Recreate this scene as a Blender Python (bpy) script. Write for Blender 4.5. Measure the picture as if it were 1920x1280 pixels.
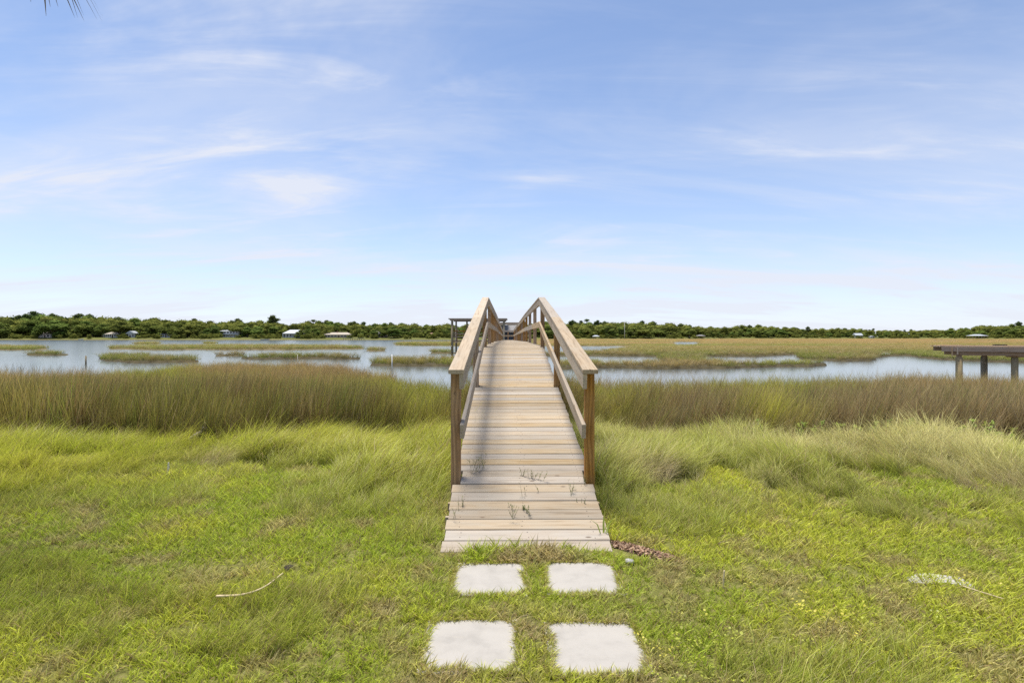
import bpy, math, random
import numpy as np
from mathutils import Vector, Matrix

for o in list(bpy.data.objects):
    bpy.data.objects.remove(o)
scene = bpy.context.scene
COL = scene.collection
R = math.radians
random.seed(7)
RNG = np.random.default_rng(11)

# ------------------------------------------------------------------ camera
F = 1050.0            # focal length in pixels of the 1920 px wide photograph
CAMZ = 1.6
HOR = 632.0
cam_d = bpy.data.cameras.new('camera')
cam = bpy.data.objects.new('camera', cam_d)
COL.objects.link(cam)
cam.location = (0, 0, CAMZ)
cam.rotation_euler = (R(90), 0, 0)
cam_d.sensor_width = 36
cam_d.lens = 36 * F / 1920
cam_d.shift_y = (HOR - 640) / 1920
cam_d.clip_start = 0.05
cam_d.clip_end = 12000
scene.camera = cam

# ------------------------------------------------------------------ sky, sun, exposure
SUN_AZ, SUN_EL = -48.0, 75.0          # degrees left of the view direction, height
world = bpy.data.worlds.new('World')
scene.world = world
world.use_nodes = True
wn, wl = world.node_tree.nodes, world.node_tree.links
wn.clear()
w_out = wn.new('ShaderNodeOutputWorld')
w_bg = wn.new('ShaderNodeBackground')
w_bg.inputs['Strength'].default_value = 0.084
sky = wn.new('ShaderNodeTexSky')
sky.sky_type = 'NISHITA'
sky.sun_disc = False
sky.sun_elevation = R(SUN_EL)
sky.sun_rotation = R(SUN_AZ)
sky.altitude = 0
sky.air_density = 0.8
sky.dust_density = 0.0
sky.ozone_density = 4.5
tc = wn.new('ShaderNodeTexCoord')
sep = wn.new('ShaderNodeSeparateXYZ')
wl.new(tc.outputs['Generated'], sep.inputs[0])
def wmath(op, a, b=None, c=None):
    m = wn.new('ShaderNodeMath'); m.operation = op
    for i, v in enumerate((a, b, c)):
        if v is None: continue
        if isinstance(v, (int, float)): m.inputs[i].default_value = v
        else: wl.new(v, m.inputs[i])
    return m.outputs[0]
zc = wmath('ADD', wmath('MAXIMUM', sep.outputs['Z'], 0.0), 0.16)
px = wmath('DIVIDE', sep.outputs['X'], zc)
py = wmath('DIVIDE', sep.outputs['Y'], zc)
comb = wn.new('ShaderNodeCombineXYZ')
wl.new(px, comb.inputs[0]); wl.new(py, comb.inputs[1])
def wnoise(scale, rot, sx, sy, detail, rough, dist, off):
    mp = wn.new('ShaderNodeMapping')
    mp.inputs['Rotation'].default_value = (0, 0, R(rot))
    mp.inputs['Scale'].default_value = (sx, sy, 1)
    mp.inputs['Location'].default_value = (off, off * 0.7, 0)
    wl.new(comb.outputs[0], mp.inputs[0])
    n = wn.new('ShaderNodeTexNoise')
    n.inputs['Scale'].default_value = scale
    n.inputs['Detail'].default_value = detail
    n.inputs['Roughness'].default_value = rough
    n.inputs['Distortion'].default_value = dist
    wl.new(mp.outputs[0], n.inputs['Vector'])
    return n.outputs['Fac']
def wramp(v, lo, hi):
    m = wn.new('ShaderNodeMapRange'); m.interpolation_type = 'SMOOTHSTEP'
    m.inputs['From Min'].default_value = lo; m.inputs['From Max'].default_value = hi
    wl.new(v, m.inputs['Value'])
    return m.outputs[0]
broad = wramp(wnoise(0.62, -25, 0.8, 1.7, 6, 0.58, 0.6, 5.3), 0.40, 0.66)
wisp = wramp(wnoise(1.5, -32, 0.7, 2.4, 9, 0.62, 0.9, 8.4), 0.42, 0.78)
cl = wmath('ADD', wmath('MULTIPLY', broad, 0.30), wmath('MULTIPLY', wmath('MULTIPLY', wisp, wmath('ADD', broad, 0.30)), 0.42))
# one brighter puff of thin cloud, low on the left
gx = wmath('DIVIDE', wmath('ADD', px, 0.885), 0.20); gy = wmath('DIVIDE', wmath('SUBTRACT', py, 2.21), 0.26)
puff = wmath('POWER', 2.718, wmath('MULTIPLY', wmath('ADD', wmath('MULTIPLY', gx, gx), wmath('MULTIPLY', gy, gy)), -1.0))
cl = wmath('ADD', cl, wmath('MULTIPLY', wmath('MULTIPLY', puff, wmath('ADD', wisp, 0.35)), 0.55))
# thin high haze: thicker the flatter one looks through it
veil = wmath('SUBTRACT', 1.0, wmath('POWER', 2.718, wmath('DIVIDE', -0.085, zc)))
veil = wmath('MULTIPLY', wmath('POWER', veil, 1.7), 4.3)
cl = wmath('MINIMUM', wmath('ADD', cl, veil), 0.93)
w_mix = wn.new('ShaderNodeMix'); w_mix.data_type = 'RGBA'
wl.new(cl, w_mix.inputs[0])
wl.new(sky.outputs[0], w_mix.inputs[6])
w_mix.inputs[7].default_value = (4.25, 4.42, 4.95, 1)
wl.new(w_mix.outputs[2], w_bg.inputs['Color'])
wl.new(w_bg.outputs[0], w_out.inputs[0])

sun_d = bpy.data.lights.new('sun', 'SUN')
sun = bpy.data.objects.new('sun', sun_d)
COL.objects.link(sun)
sun_d.energy = 2.75
sun_d.angle = R(24.0)
sun_d.color = (1.0, 0.93, 0.83)
sdir = Vector((math.sin(R(SUN_AZ)) * math.cos(R(SUN_EL)), math.cos(R(SUN_AZ)) * math.cos(R(SUN_EL)), math.sin(R(SUN_EL))))
sun.rotation_euler = sdir.to_track_quat('Z', 'Y').to_euler()
sun.location = (0, 0, 60)

scene.view_settings.view_transform = 'Standard'
scene.view_settings.look = 'None'
scene.view_settings.exposure = 1.18
scene.view_settings.gamma = 1.0
scene.view_settings.use_curve_mapping = False
scene.cycles.use_denoising = False
scene.cycles.max_bounces = 5
scene.cycles.diffuse_bounces = 3
scene.cycles.glossy_bounces = 3
scene.cycles.transmission_bounces = 3
scene.cycles.transparent_max_bounces = 4
scene.cycles.caustics_reflective = False
scene.cycles.caustics_refractive = False

# ------------------------------------------------------------------ helpers
def P(x, y, z=0.0):
    """world point on the level z that the photograph shows at pixel x, y"""
    d = (CAMZ - z) * F / (y - HOR)
    return Vector(((x - 960) / F * d, d, z))

def at(x, d, z=0.0):
    return Vector(((x - 960) / F * d, d, z))

def tag(o, label=None, cat=None, group=None, kind=None):
    if label: o['label'] = label
    if cat: o['category'] = cat
    if group: o['group'] = group
    if kind: o['kind'] = kind
    return o

def empty(name, loc, rz=0.0, label=None, cat=None, group=None):
    o = bpy.data.objects.new(name, None)
    o.empty_display_size = 0.2
    COL.objects.link(o)
    o.location = loc
    o.rotation_euler = (0, 0, rz)
    return tag(o, label, cat, group)

def mesh(name, verts, faces, mat=None, smooth=False):
    me = bpy.data.meshes.new(name)
    me.from_pydata([tuple(v) for v in verts], [], faces)
    if mat: me.materials.append(mat)
    if smooth:
        me.polygons.foreach_set('use_smooth', [True] * len(me.polygons))
    me.update()
    return me

def link(name, me, parent=None, loc=None, rot=None):
    o = bpy.data.objects.new(name, me)
    COL.objects.link(o)
    if parent: o.parent = parent
    if loc is not None: o.location = loc
    if rot is not None: o.rotation_euler = rot
    return o

def copy_tree(o, parent=None):
    c = o.copy()
    COL.objects.link(c)
    c.parent = parent
    for ch in o.children:
        copy_tree(ch, c)
    return c

class MB:
    def __init__(self): self.v, self.f = [], []
    def box(self, x0, x1, y0, y1, z0, z1):
        b = len(self.v)
        self.v += [(x0,y0,z0),(x1,y0,z0),(x1,y1,z0),(x0,y1,z0),(x0,y0,z1),(x1,y0,z1),(x1,y1,z1),(x0,y1,z1)]
        self.f += [tuple(b+i for i in q) for q in ((3,2,1,0),(4,5,6,7),(0,1,5,4),(1,2,6,5),(2,3,7,6),(3,0,4,7))]
        return self
    def poly(self, pts, faces):
        b = len(self.v); self.v += [tuple(p) for p in pts]
        self.f += [tuple(b+i for i in q) for q in faces]
        return self
    def tube(self, pts, rads, n=8, cap=True):
        b = len(self.v)
        pts = [Vector(p) for p in pts]
        for i, p in enumerate(pts):
            t = (pts[min(i+1, len(pts)-1)] - pts[max(i-1, 0)]).normalized()
            u = t.cross(Vector((0, 0, 1)) if abs(t.z) < 0.9 else Vector((1, 0, 0))).normalized()
            w = t.cross(u)
            for k in range(n):
                a = 2 * math.pi * k / n
                self.v.append(tuple(p + (u * math.cos(a) + w * math.sin(a)) * rads[i]))
        for i in range(len(pts) - 1):
            for k in range(n):
                k2 = (k + 1) % n
                self.f.append((b+i*n+k, b+i*n+k2, b+(i+1)*n+k2, b+(i+1)*n+k))
        if cap:
            self.f.append(tuple(b + k for k in range(n))[::-1])
            self.f.append(tuple(b + (len(pts)-1)*n + k for k in range(n)))
        return self
    def mesh(self, name, mat=None, smooth=False): return mesh(name, self.v, self.f, mat, smooth)
    def build(self, name, mat=None, parent=None, smooth=False, loc=None, rot=None):
        return link(name, self.mesh(name, mat, smooth), parent, loc, rot)

def _hash(ix, iy, s):
    n = (ix * 374761393 + iy * 668265263 + s * 974711) & 0xFFFFFFFF
    n = ((n ^ (n >> 13)) * 1274126177) & 0xFFFFFFFF
    return ((n ^ (n >> 16)) & 0xFFFF) / 65535.0
def vnoise(x, y, s=0):
    x = np.asarray(x, float); y = np.asarray(y, float)
    ix = np.floor(x).astype(np.int64); iy = np.floor(y).astype(np.int64)
    fx = x - ix; fy = y - iy
    fx = fx * fx * (3 - 2 * fx); fy = fy * fy * (3 - 2 * fy)
    a = _hash(ix, iy, s); b = _hash(ix + 1, iy, s); c = _hash(ix, iy + 1, s); d = _hash(ix + 1, iy + 1, s)
    return a + (b - a) * fx + (c - a) * fy + (a - b - c + d) * fx * fy
def fbm(x, y, s=0, o=3):
    t, a, n = 0, 1.0, 0
    for i in range(o):
        t = t + a * vnoise(np.asarray(x) * 2**i, np.asarray(y) * 2**i, s + i * 17); n += a; a *= 0.5
    return t / n
def sstep(e0, e1, x):
    t = np.clip((np.asarray(x, float) - e0) / (e1 - e0), 0, 1)
    return t * t * (3 - 2 * t)

# ------------------------------------------------------------------ materials
def new_mat(name):
    m = bpy.data.materials.new(name); m.use_nodes = True
    nt = m.node_tree; nt.nodes.clear()
    out = nt.nodes.new('ShaderNodeOutputMaterial')
    return m, nt, nt.nodes, nt.links, out

def bsdf(n, l, out, rough=0.8, spec=0.3):
    b = n.new('ShaderNodeBsdfPrincipled')
    b.inputs['Roughness'].default_value = rough
    b.inputs['Specular IOR Level'].default_value = spec
    l.new(b.outputs[0], out.inputs['Surface'])
    return b

def ramp(n, l, fac, stops):
    r = n.new('ShaderNodeValToRGB')
    e = r.color_ramp.elements
    while len(e) < len(stops): e.new(0.5)
    for el, (p, c) in zip(e, stops):
        el.position = p; el.color = (*c, 1) if len(c) == 3 else c
    l.new(fac, r.inputs[0])
    return r.outputs[0]

def noise(n, l, vec, scale, detail=4, rough=0.55, dist=0.0):
    t = n.new('ShaderNodeTexNoise')
    t.inputs['Scale'].default_value = scale; t.inputs['Detail'].default_value = detail
    t.inputs['Roughness'].default_value = rough; t.inputs['Distortion'].default_value = dist
    if vec is not None: l.new(vec, t.inputs['Vector'])
    return t.outputs['Fac']

def mixc(n, l, fac, a, b, mode='MIX'):
    m = n.new('ShaderNodeMix'); m.data_type = 'RGBA'; m.blend_type = mode
    if isinstance(fac, (int, float)): m.inputs[0].default_value = fac
    else: l.new(fac, m.inputs[0])
    for i, v in ((6, a), (7, b)):
        if isinstance(v, tuple): m.inputs[i].default_value = (*v, 1)
        else: l.new(v, m.inputs[i])
    return m.outputs[2]

def nmath(n, l, op, a, b):
    m = n.new('ShaderNodeMath'); m.operation = op
    for i, v in enumerate((a, b)):
        if isinstance(v, (int, float)): m.inputs[i].default_value = v
        else: l.new(v, m.inputs[i])
    return m.outputs[0]

def bump(n, l, b, h, strength=0.3, dist=0.01):
    bp = n.new('ShaderNodeBump')
    bp.inputs['Strength'].default_value = strength; bp.inputs['Distance'].default_value = dist
    l.new(h, bp.inputs['Height']); l.new(bp.outputs[0], b.inputs['Normal'])

def wood(name, light, mid, dark, grey, grain=1.0, stain=0.5, ring=0.0):
    """weathered board: grain along local X, each object its own piece of the pattern"""
    m, nt, n, l, out = new_mat(name)
    b = bsdf(n, l, out, 0.85, 0.2)
    t = n.new('ShaderNodeTexCoord'); oi = n.new('ShaderNodeObjectInfo')
    off = n.new('ShaderNodeVectorMath'); off.operation = 'SCALE'
    off.inputs[0].default_value = (37.0, 19.0, 23.0); l.new(oi.outputs['Random'], off.inputs['Scale'])
    ad = n.new('ShaderNodeVectorMath'); ad.operation = 'ADD'
    l.new(t.outputs['Object'], ad.inputs[0]); l.new(off.outputs[0], ad.inputs[1])
    mp = n.new('ShaderNodeMapping'); mp.inputs['Scale'].default_value = (1.3, 26, 26)
    l.new(ad.outputs[0], mp.inputs[0])
    g = noise(n, l, mp.outputs[0], 1.6, 6, 0.62, 0.5)
    mp2 = n.new('ShaderNodeMapping'); mp2.inputs['Scale'].default_value = (2.2, 7, 7)
    l.new(ad.outputs[0], mp2.inputs[0])
    s = noise(n, l, mp2.outputs[0], 1.3, 4, 0.6, 0.3)
    c = ramp(n, l, g, [(0.28, dark), (0.45, mid), (0.62, light), (0.8, mid)])
    if ring:
        wv = n.new('ShaderNodeTexWave'); wv.wave_type = 'BANDS'; wv.bands_direction = 'Y'
        mp3 = n.new('ShaderNodeMapping'); mp3.inputs['Scale'].default_value = (1.3, 8, 8)
        l.new(ad.outputs[0], mp3.inputs[0]); l.new(mp3.outputs[0], wv.inputs['Vector'])
        wv.inputs['Scale'].default_value = 1.0; wv.inputs['Distortion'].default_value = 9.0
        wv.inputs['Detail'].default_value = 2; wv.inputs['Detail Scale'].default_value = 0.8
        c = mixc(n, l, nmath(n, l, 'MULTIPLY', wv.outputs['Fac'], ring), c, dark)
    c = mixc(n, l, nmath(n, l, 'MULTIPLY', ramp(n, l, s, [(0.42, (0, 0, 0)), (0.68, (1, 1, 1))]), stain), c, grey)
    # each board its own tone
    hs = n.new('ShaderNodeHueSaturation')
    rr = n.new('ShaderNodeMapRange'); rr.inputs['To Min'].default_value = 0.80; rr.inputs['To Max'].default_value = 1.14
    l.new(oi.outputs['Random'], rr.inputs['Value']); l.new(rr.outputs[0], hs.inputs['Value'])
    r2 = nmath(n, l, 'FRACT', nmath(n, l, 'MULTIPLY', oi.outputs['Random'], 91.7), 0)
    rs = n.new('ShaderNodeMapRange'); rs.inputs['To Min'].default_value = 0.62; rs.inputs['To Max'].default_value = 1.25
    l.new(r2, rs.inputs['Value']); l.new(rs.outputs[0], hs.inputs['Saturation'])
    l.new(c, hs.inputs['Color'])
    # knots and checks
    mp4 = n.new('ShaderNodeMapping'); mp4.inputs['Scale'].default_value = (3.2, 8, 8)
    l.new(ad.outputs[0], mp4.inputs[0])
    vo = n.new('ShaderNodeTexVoronoi'); vo.inputs['Scale'].default_value = 1.0
    l.new(mp4.outputs[0], vo.inputs['Vector'])
    kn = ramp(n, l, vo.outputs['Distance'], [(0.045, (1, 1, 1)), (0.10, (0, 0, 0))])
    mp5 = n.new('ShaderNodeMapping'); mp5.inputs['Scale'].default_value = (2.6, 60, 60)
    l.new(ad.outputs[0], mp5.inputs[0])
    ck = ramp(n, l, noise(n, l, mp5.outputs[0], 1.0, 2, 0.5), [(0.70, (0, 0, 0)), (0.76, (1, 1, 1))])
    c2 = mixc(n, l, nmath(n, l, 'MULTIPLY', kn, 0.75), hs.outputs[0], (0.09, 0.055, 0.035))
    c2 = mixc(n, l, nmath(n, l, 'MULTIPLY', ck, 0.55), c2, (0.08, 0.06, 0.045))
    l.new(c2, b.inputs['Base Color'])
    bump(n, l, b, g, 0.35 * grain, 0.004)
    return m

M = {}
M['deck'] = wood('deck_wood', (0.395, 0.32, 0.225), (0.345, 0.27, 0.18), (0.205, 0.152, 0.095), (0.36, 0.315, 0.245), 1.0, 0.75)
M['rail'] = wood('rail_wood', (0.48, 0.385, 0.27), (0.40, 0.31, 0.21), (0.23, 0.17, 0.11), (0.43, 0.37, 0.285), 1.0, 0.7)
M['post'] = wood('post_wood', (0.52, 0.30, 0.12), (0.42, 0.225, 0.085), (0.19, 0.09, 0.03), (0.42, 0.29, 0.16), 1.0, 0.4, 0.75)
M['old'] = wood('old_timber', (0.46, 0.31, 0.20), (0.36, 0.235, 0.15), (0.19, 0.12, 0.075), (0.38, 0.30, 0.23), 1.0, 0.6)
M['newdeck'] = wood('new_timber', (0.56, 0.38, 0.20), (0.47, 0.31, 0.16), (0.30, 0.19, 0.10), (0.46, 0.36, 0.25), 1.0, 0.4)
M['piling'] = wood('piling_wood', (0.40, 0.32, 0.21), (0.30, 0.235, 0.15), (0.15, 0.11, 0.075), (0.30, 0.28, 0.18), 1.0, 0.6)

def plain(name, col, rough=0.7, var=0.15, scale=4.0, spec=0.3, bmp=0.0):
    m, nt, n, l, out = new_mat(name)
    b = bsdf(n, l, out, rough, spec)
    t = n.new('ShaderNodeTexCoord')
    f = noise(n, l, t.outputs['Object'], scale, 5, 0.6)
    c = ramp(n, l, f, [(0.3, tuple(v * (1 - var) for v in col)), (0.7, tuple(min(1, v * (1 + var)) for v in col))])
    l.new(c, b.inputs['Base Color'])
    if bmp: bump(n, l, b, f, bmp, 0.01)
    return m
M['nail'] = plain('nail_steel', (0.07, 0.05, 0.04), 0.6)
M['black'] = plain('black_plastic', (0.02, 0.02, 0.022), 0.4)
M['white'] = plain('white_paint', (0.60, 0.60, 0.58), 0.6, 0.05)
M['cream'] = plain('cream_siding', (0.66, 0.56, 0.50), 0.7, 0.06)
M['tan'] = plain('tan_brick', (0.42, 0.34, 0.24), 0.8, 0.1)
M['greywall'] = plain('grey_siding', (0.36, 0.35, 0.34), 0.8, 0.08)
M['darkwall'] = plain('dark_siding', (0.075, 0.075, 0.085), 0.8, 0.15)
M['roof_pale'] = plain('pale_metal_roof', (0.42, 0.45, 0.47), 0.5, 0.05)
M['roof_tan'] = plain('tan_shingles', (0.42, 0.37, 0.30), 0.85, 0.1)
M['roof_grey'] = plain('grey_shingles', (0.24, 0.235, 0.235), 0.85, 0.15)
M['roof_brown'] = plain('brown_shingles', (0.27, 0.17, 0.12), 0.85, 0.12)
M['roof_thatch'] = plain('weathered_roof', (0.45, 0.36, 0.27), 0.9, 0.2)
M['pane'] = plain('window_glass', (0.03, 0.04, 0.05), 0.1, 0.1, spec=0.6)
M['door'] = plain('door_paint', (0.11, 0.07, 0.05), 0.5)
M['redbrick'] = plain('brick_chimney', (0.36, 0.20, 0.14), 0.85)
M['trunk'] = plain('bark', (0.15, 0.115, 0.085), 0.9, 0.3, 2.0)
M['deadtrunk'] = plain('bleached_bark', (0.50, 0.47, 0.43), 0.9, 0.2, 2.0)
M['pvc'] = plain('white_pipe', (0.78, 0.78, 0.76), 0.4, 0.03)
M['drift'] = plain('driftwood', (0.24, 0.20, 0.16), 0.9, 0.35, 14.0, bmp=0.6)
M['straw'] = plain('dry_straw', (0.62, 0.50, 0.31), 0.7, 0.15, 20.0)
M['bone'] = plain('bleached_wood_chip', (0.72, 0.66, 0.55), 0.7, 0.1, 20.0)
M['soil'] = plain('dark_soil', (0.045, 0.035, 0.027), 0.95, 0.4, 30.0, bmp=0.8)
M['stone_white'] = plain('white_stone', (0.42, 0.41, 0.39), 0.8, 0.12, 25.0, bmp=0.3)

# concrete stepping slab
def concrete(name, col):
    m, nt, n, l, out = new_mat(name)
    b = bsdf(n, l, out, 0.85, 0.25)
    t = n.new('ShaderNodeTexCoord'); oi = n.new('ShaderNodeObjectInfo')
    ad = n.new('ShaderNodeVectorMath'); ad.operation = 'ADD'
    sc = n.new('ShaderNodeVectorMath'); sc.operation = 'SCALE'; sc.inputs[0].default_value = (9, 7, 0)
    l.new(oi.outputs['Random'], sc.inputs['Scale'])
    l.new(t.outputs['Object'], ad.inputs[0]); l.new(sc.outputs[0], ad.inputs[1])
    f = noise(n, l, ad.outputs[0], 5, 6, 0.65)
    f2 = noise(n, l, ad.outputs[0], 60, 3, 0.6)
    mp = n.new('ShaderNodeMapping'); mp.inputs['Scale'].default_value = (2, 16, 1); mp.inputs['Rotation'].default_value = (0, 0, 0.2)
    l.new(ad.outputs[0], mp.inputs[0])
    f3 = noise(n, l, mp.outputs[0], 2, 4, 0.6, 0.6)
    c = ramp(n, l, f, [(0.28, tuple(v * 0.83 for v in col)), (0.5, col), (0.72, tuple(min(1, v * 1.07) for v in col))])
    c = mixc(n, l, nmath(n, l, 'MULTIPLY', ramp(n, l, f3, [(0.60, (0, 0, 0)), (0.7, (1, 1, 1))]), 0.28), c, (0.40, 0.36, 0.30))
    c = mixc(n, l, nmath(n, l, 'MULTIPLY', ramp(n, l, f2, [(0.66, (0, 0, 0)), (0.74, (1, 1, 1))]), 0.3), c, (0.30, 0.27, 0.22))
    l.new(c, b.inputs['Base Color'])
    bump(n, l, b, f2, 0.25, 0.003)
    return m
M['concrete'] = concrete('pale_concrete', (0.37, 0.35, 0.315))

# grass: colours come with each tuft (foot, tip), shade per blade with the mesh
def grass_mat(name, trans=0.45):
    m, nt, n, l, out = new_mat(name)
    a0 = n.new('ShaderNodeAttribute'); a0.attribute_type = 'INSTANCER'; a0.attribute_name = 'foot'
    a1 = n.new('ShaderNodeAttribute'); a1.attribute_type = 'INSTANCER'; a1.attribute_name = 'tip'
    h = n.new('ShaderNodeAttribute'); h.attribute_name = 'hgt'
    br = n.new('ShaderNodeAttribute'); br.attribute_name = 'tone'
    dr = n.new('ShaderNodeAttribute'); dr.attribute_name = 'dry'
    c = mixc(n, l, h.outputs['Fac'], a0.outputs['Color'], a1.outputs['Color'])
    c = mixc(n, l, dr.outputs['Fac'], c, (0.40, 0.30, 0.15))
    mul = n.new('ShaderNodeVectorMath'); mul.operation = 'SCALE'
    l.new(c, mul.inputs[0]); l.new(br.outputs['Fac'], mul.inputs['Scale'])
    d = n.new('ShaderNodeBsdfDiffuse'); t = n.new('ShaderNodeBsdfTranslucent')
    g = n.new('ShaderNodeBsdfGlossy'); g.inputs['Roughness'].default_value = 0.45
    g.inputs['Color'].default_value = (0.8, 0.8, 0.8, 1)
    l.new(mul.outputs[0], d.inputs['Color']); l.new(mul.outputs[0], t.inputs['Color'])
    mx = n.new('ShaderNodeMixShader'); mx.inputs[0].default_value = trans
    l.new(d.outputs[0], mx.inputs[1]); l.new(t.outputs[0], mx.inputs[2])
    mx2 = n.new('ShaderNodeMixShader'); mx2.inputs[0].default_value = 0.03
    l.new(mx.outputs[0], mx2.inputs[1]); l.new(g.outputs[0], mx2.inputs[2])
    l.new(mx2.outputs[0], out.inputs['Surface'])
    return m
M['grass'] = grass_mat('grass_blades')

def leaf_mat(name, c0, c1, trans=0.25, scale=0.35):
    m, nt, n, l, out = new_mat(name)
    t = n.new('ShaderNodeTexCoord'); oi = n.new('ShaderNodeObjectInfo')
    f = noise(n, l, t.outputs['Object'], scale, 3, 0.6)
    c = ramp(n, l, f, [(0.3, c0), (0.7, c1)])
    tn = n.new('ShaderNodeAttribute'); tn.attribute_name = 'tone'
    hs = n.new('ShaderNodeHueSaturation')
    mr = n.new('ShaderNodeMapRange'); mr.inputs['To Min'].default_value = 0.466; mr.inputs['To Max'].default_value = 0.515
    l.new(oi.outputs['Random'], mr.inputs['Value']); l.new(mr.outputs[0], hs.inputs['Hue'])
    r2 = nmath(n, l, 'FRACT', nmath(n, l, 'MULTIPLY', oi.outputs['Random'], 57.3), 0)
    mv = n.new('ShaderNodeMapRange'); mv.inputs['To Min'].default_value = 0.82; mv.inputs['To Max'].default_value = 1.22
    l.new(r2, mv.inputs['Value'])
    l.new(nmath(n, l, 'MULTIPLY', mv.outputs[0], tn.outputs['Fac']), hs.inputs['Value'])
    l.new(c, hs.inputs['Color'])
    d = n.new('ShaderNodeBsdfDiffuse'); tr = n.new('ShaderNodeBsdfTranslucent')
    l.new(hs.outputs[0], d.inputs['Color']); l.new(hs.outputs[0], tr.inputs['Color'])
    mx = n.new('ShaderNodeMixShader'); mx.inputs[0].default_value = trans
    l.new(d.outputs[0], mx.inputs[1]); l.new(tr.outputs[0], mx.inputs[2])
    l.new(mx.outputs[0], out.inputs['Surface'])
    return m
M['oak'] = leaf_mat('oak_leaves', (0.10, 0.14, 0.034), (0.19, 0.23, 0.052))
M['pine'] = leaf_mat('pine_needles', (0.065, 0.095, 0.035), (0.115, 0.15, 0.05))
M['bushleaf'] = leaf_mat('bush_leaves', (0.30, 0.40, 0.09), (0.42, 0.52, 0.13), 0.4, 6.0)
M['palmleaf'] = leaf_mat('palm_leaves', (0.10, 0.085, 0.035), (0.15, 0.13, 0.05), 0.2, 4.0)
M['weedleaf'] = leaf_mat('weed_leaves', (0.13, 0.16, 0.06), (0.20, 0.22, 0.09), 0.25, 20.0)
M['litter'] = leaf_mat('dry_leaves', (0.20, 0.12, 0.065), (0.56, 0.43, 0.28), 0.1, 45.0)

# ground
def ground_mat():
    m, nt, n, l, out = new_mat('ground_soil')
    b = bsdf(n, l, out, 0.95, 0.1)
    g = n.new('ShaderNodeNewGeometry')
    f1 = noise(n, l, g.outputs['Position'], 2.2, 6, 0.65)
    f2 = noise(n, l, g.outputs['Position'], 26, 5, 0.7)
    lawn = ramp(n, l, f2, [(0.3, (0.08, 0.075, 0.025)), (0.5, (0.15, 0.155, 0.04)), (0.72, (0.26, 0.22, 0.10))])
    mud = ramp(n, l, f1, [(0.3, (0.045, 0.037, 0.022)), (0.7, (0.10, 0.085, 0.045))])
    f3 = noise(n, l, g.outputs['Position'], 0.03, 6, 0.65)
    marsh = ramp(n, l, f3, [(0.3, (0.13, 0.125, 0.04)), (0.55, (0.20, 0.155, 0.07)), (0.75, (0.24, 0.175, 0.09))])
    sp = n.new('ShaderNodeSeparateXYZ'); l.new(g.outputs['Position'], sp.inputs[0])
    mr = n.new('ShaderNodeMapRange'); mr.inputs['From Min'].default_value = 7.5; mr.inputs['From Max'].default_value = 10.5
    l.new(sp.outputs['Y'], mr.inputs['Value'])
    c = mixc(n, l, mr.outputs[0], lawn, mud)
    mr2 = n.new('ShaderNodeMapRange'); mr2.inputs['From Min'].default_value = 60; mr2.inputs['From Max'].default_value = 130
    l.new(sp.outputs['Y'], mr2.inputs['Value'])
    c = mixc(n, l, mr2.outputs[0], c, marsh)
    mr3 = n.new('ShaderNodeMapRange'); mr3.inputs['From Min'].default_value = -0.52; mr3.inputs['From Max'].default_value = -0.2
    l.new(sp.outputs['Z'], mr3.inputs['Value'])
    far_ = nmath(n, l, 'GREATER_THAN', sp.outputs['Y'], 400.0)
    c = mixc(n, l, nmath(n, l, 'MULTIPLY', mr3.outputs[0], far_), c, (0.13, 0.14, 0.04))
    l.new(c, b.inputs['Base Color'])
    bump(n, l, b, f2, 0.6, 0.02)
    return m
M['ground'] = ground_mat()

def water_mat():
    m, nt, n, l, out = new_mat('water')
    b = bsdf(n, l, out, 0.13, 0.5)
    b.inputs['IOR'].default_value = 1.333
    b.inputs['Base Color'].default_value = (0.10, 0.115, 0.11, 1)
    g = n.new('ShaderNodeNewGeometry')
    mp = n.new('ShaderNodeMapping'); mp.inputs['Scale'].default_value = (0.55, 1.6, 1)
    l.new(g.outputs['Position'], mp.inputs[0])
    f = noise(n, l, mp.outputs[0], 1.4, 4, 0.6, 0.4)
    f2 = noise(n, l, mp.outputs[0], 0.035, 3, 0.6, 0.4)
    st = n.new('ShaderNodeMapRange'); st.inputs['From Min'].default_value = 0.38; st.inputs['From Max'].default_value = 0.62
    st.inputs['To Min'].default_value = 0.01; st.inputs['To Max'].default_value = 0.06
    l.new(f2, st.inputs['Value'])
    bp = n.new('ShaderNodeBump'); bp.inputs['Distance'].default_value = 0.08
    l.new(st.outputs[0], bp.inputs['Strength']); l.new(f, bp.inputs['Height'])
    l.new(bp.outputs[0], b.inputs['Normal'])
    return m
M['water'] = water_mat()

# ------------------------------------------------------------------ the lie of the land
WZ = -0.7
KV = (CAMZ - WZ) * F          # 2415: v = HOR + KV / Y on the water level
EDGE_U = [-900, 0, 150, 280, 350, 480, 560, 640, 700, 760, 845, 960, 1115, 1300, 1450, 1860, 1700, 1920, 2900]
EDGE_D = [25, 25, 26, 28, 33, 34, 33, 29, 25.5, 22, 20.5, 20.5, 21, 21.5, 22, 23, 22.5, 22.5, 24]
SHORE_U = [-2500, 900, 1000, 1290, 1350, 1770, 1840, 3500]
SHORE_D = [470, 480, 540, 580, 720, 720, 590, 560]

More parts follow.
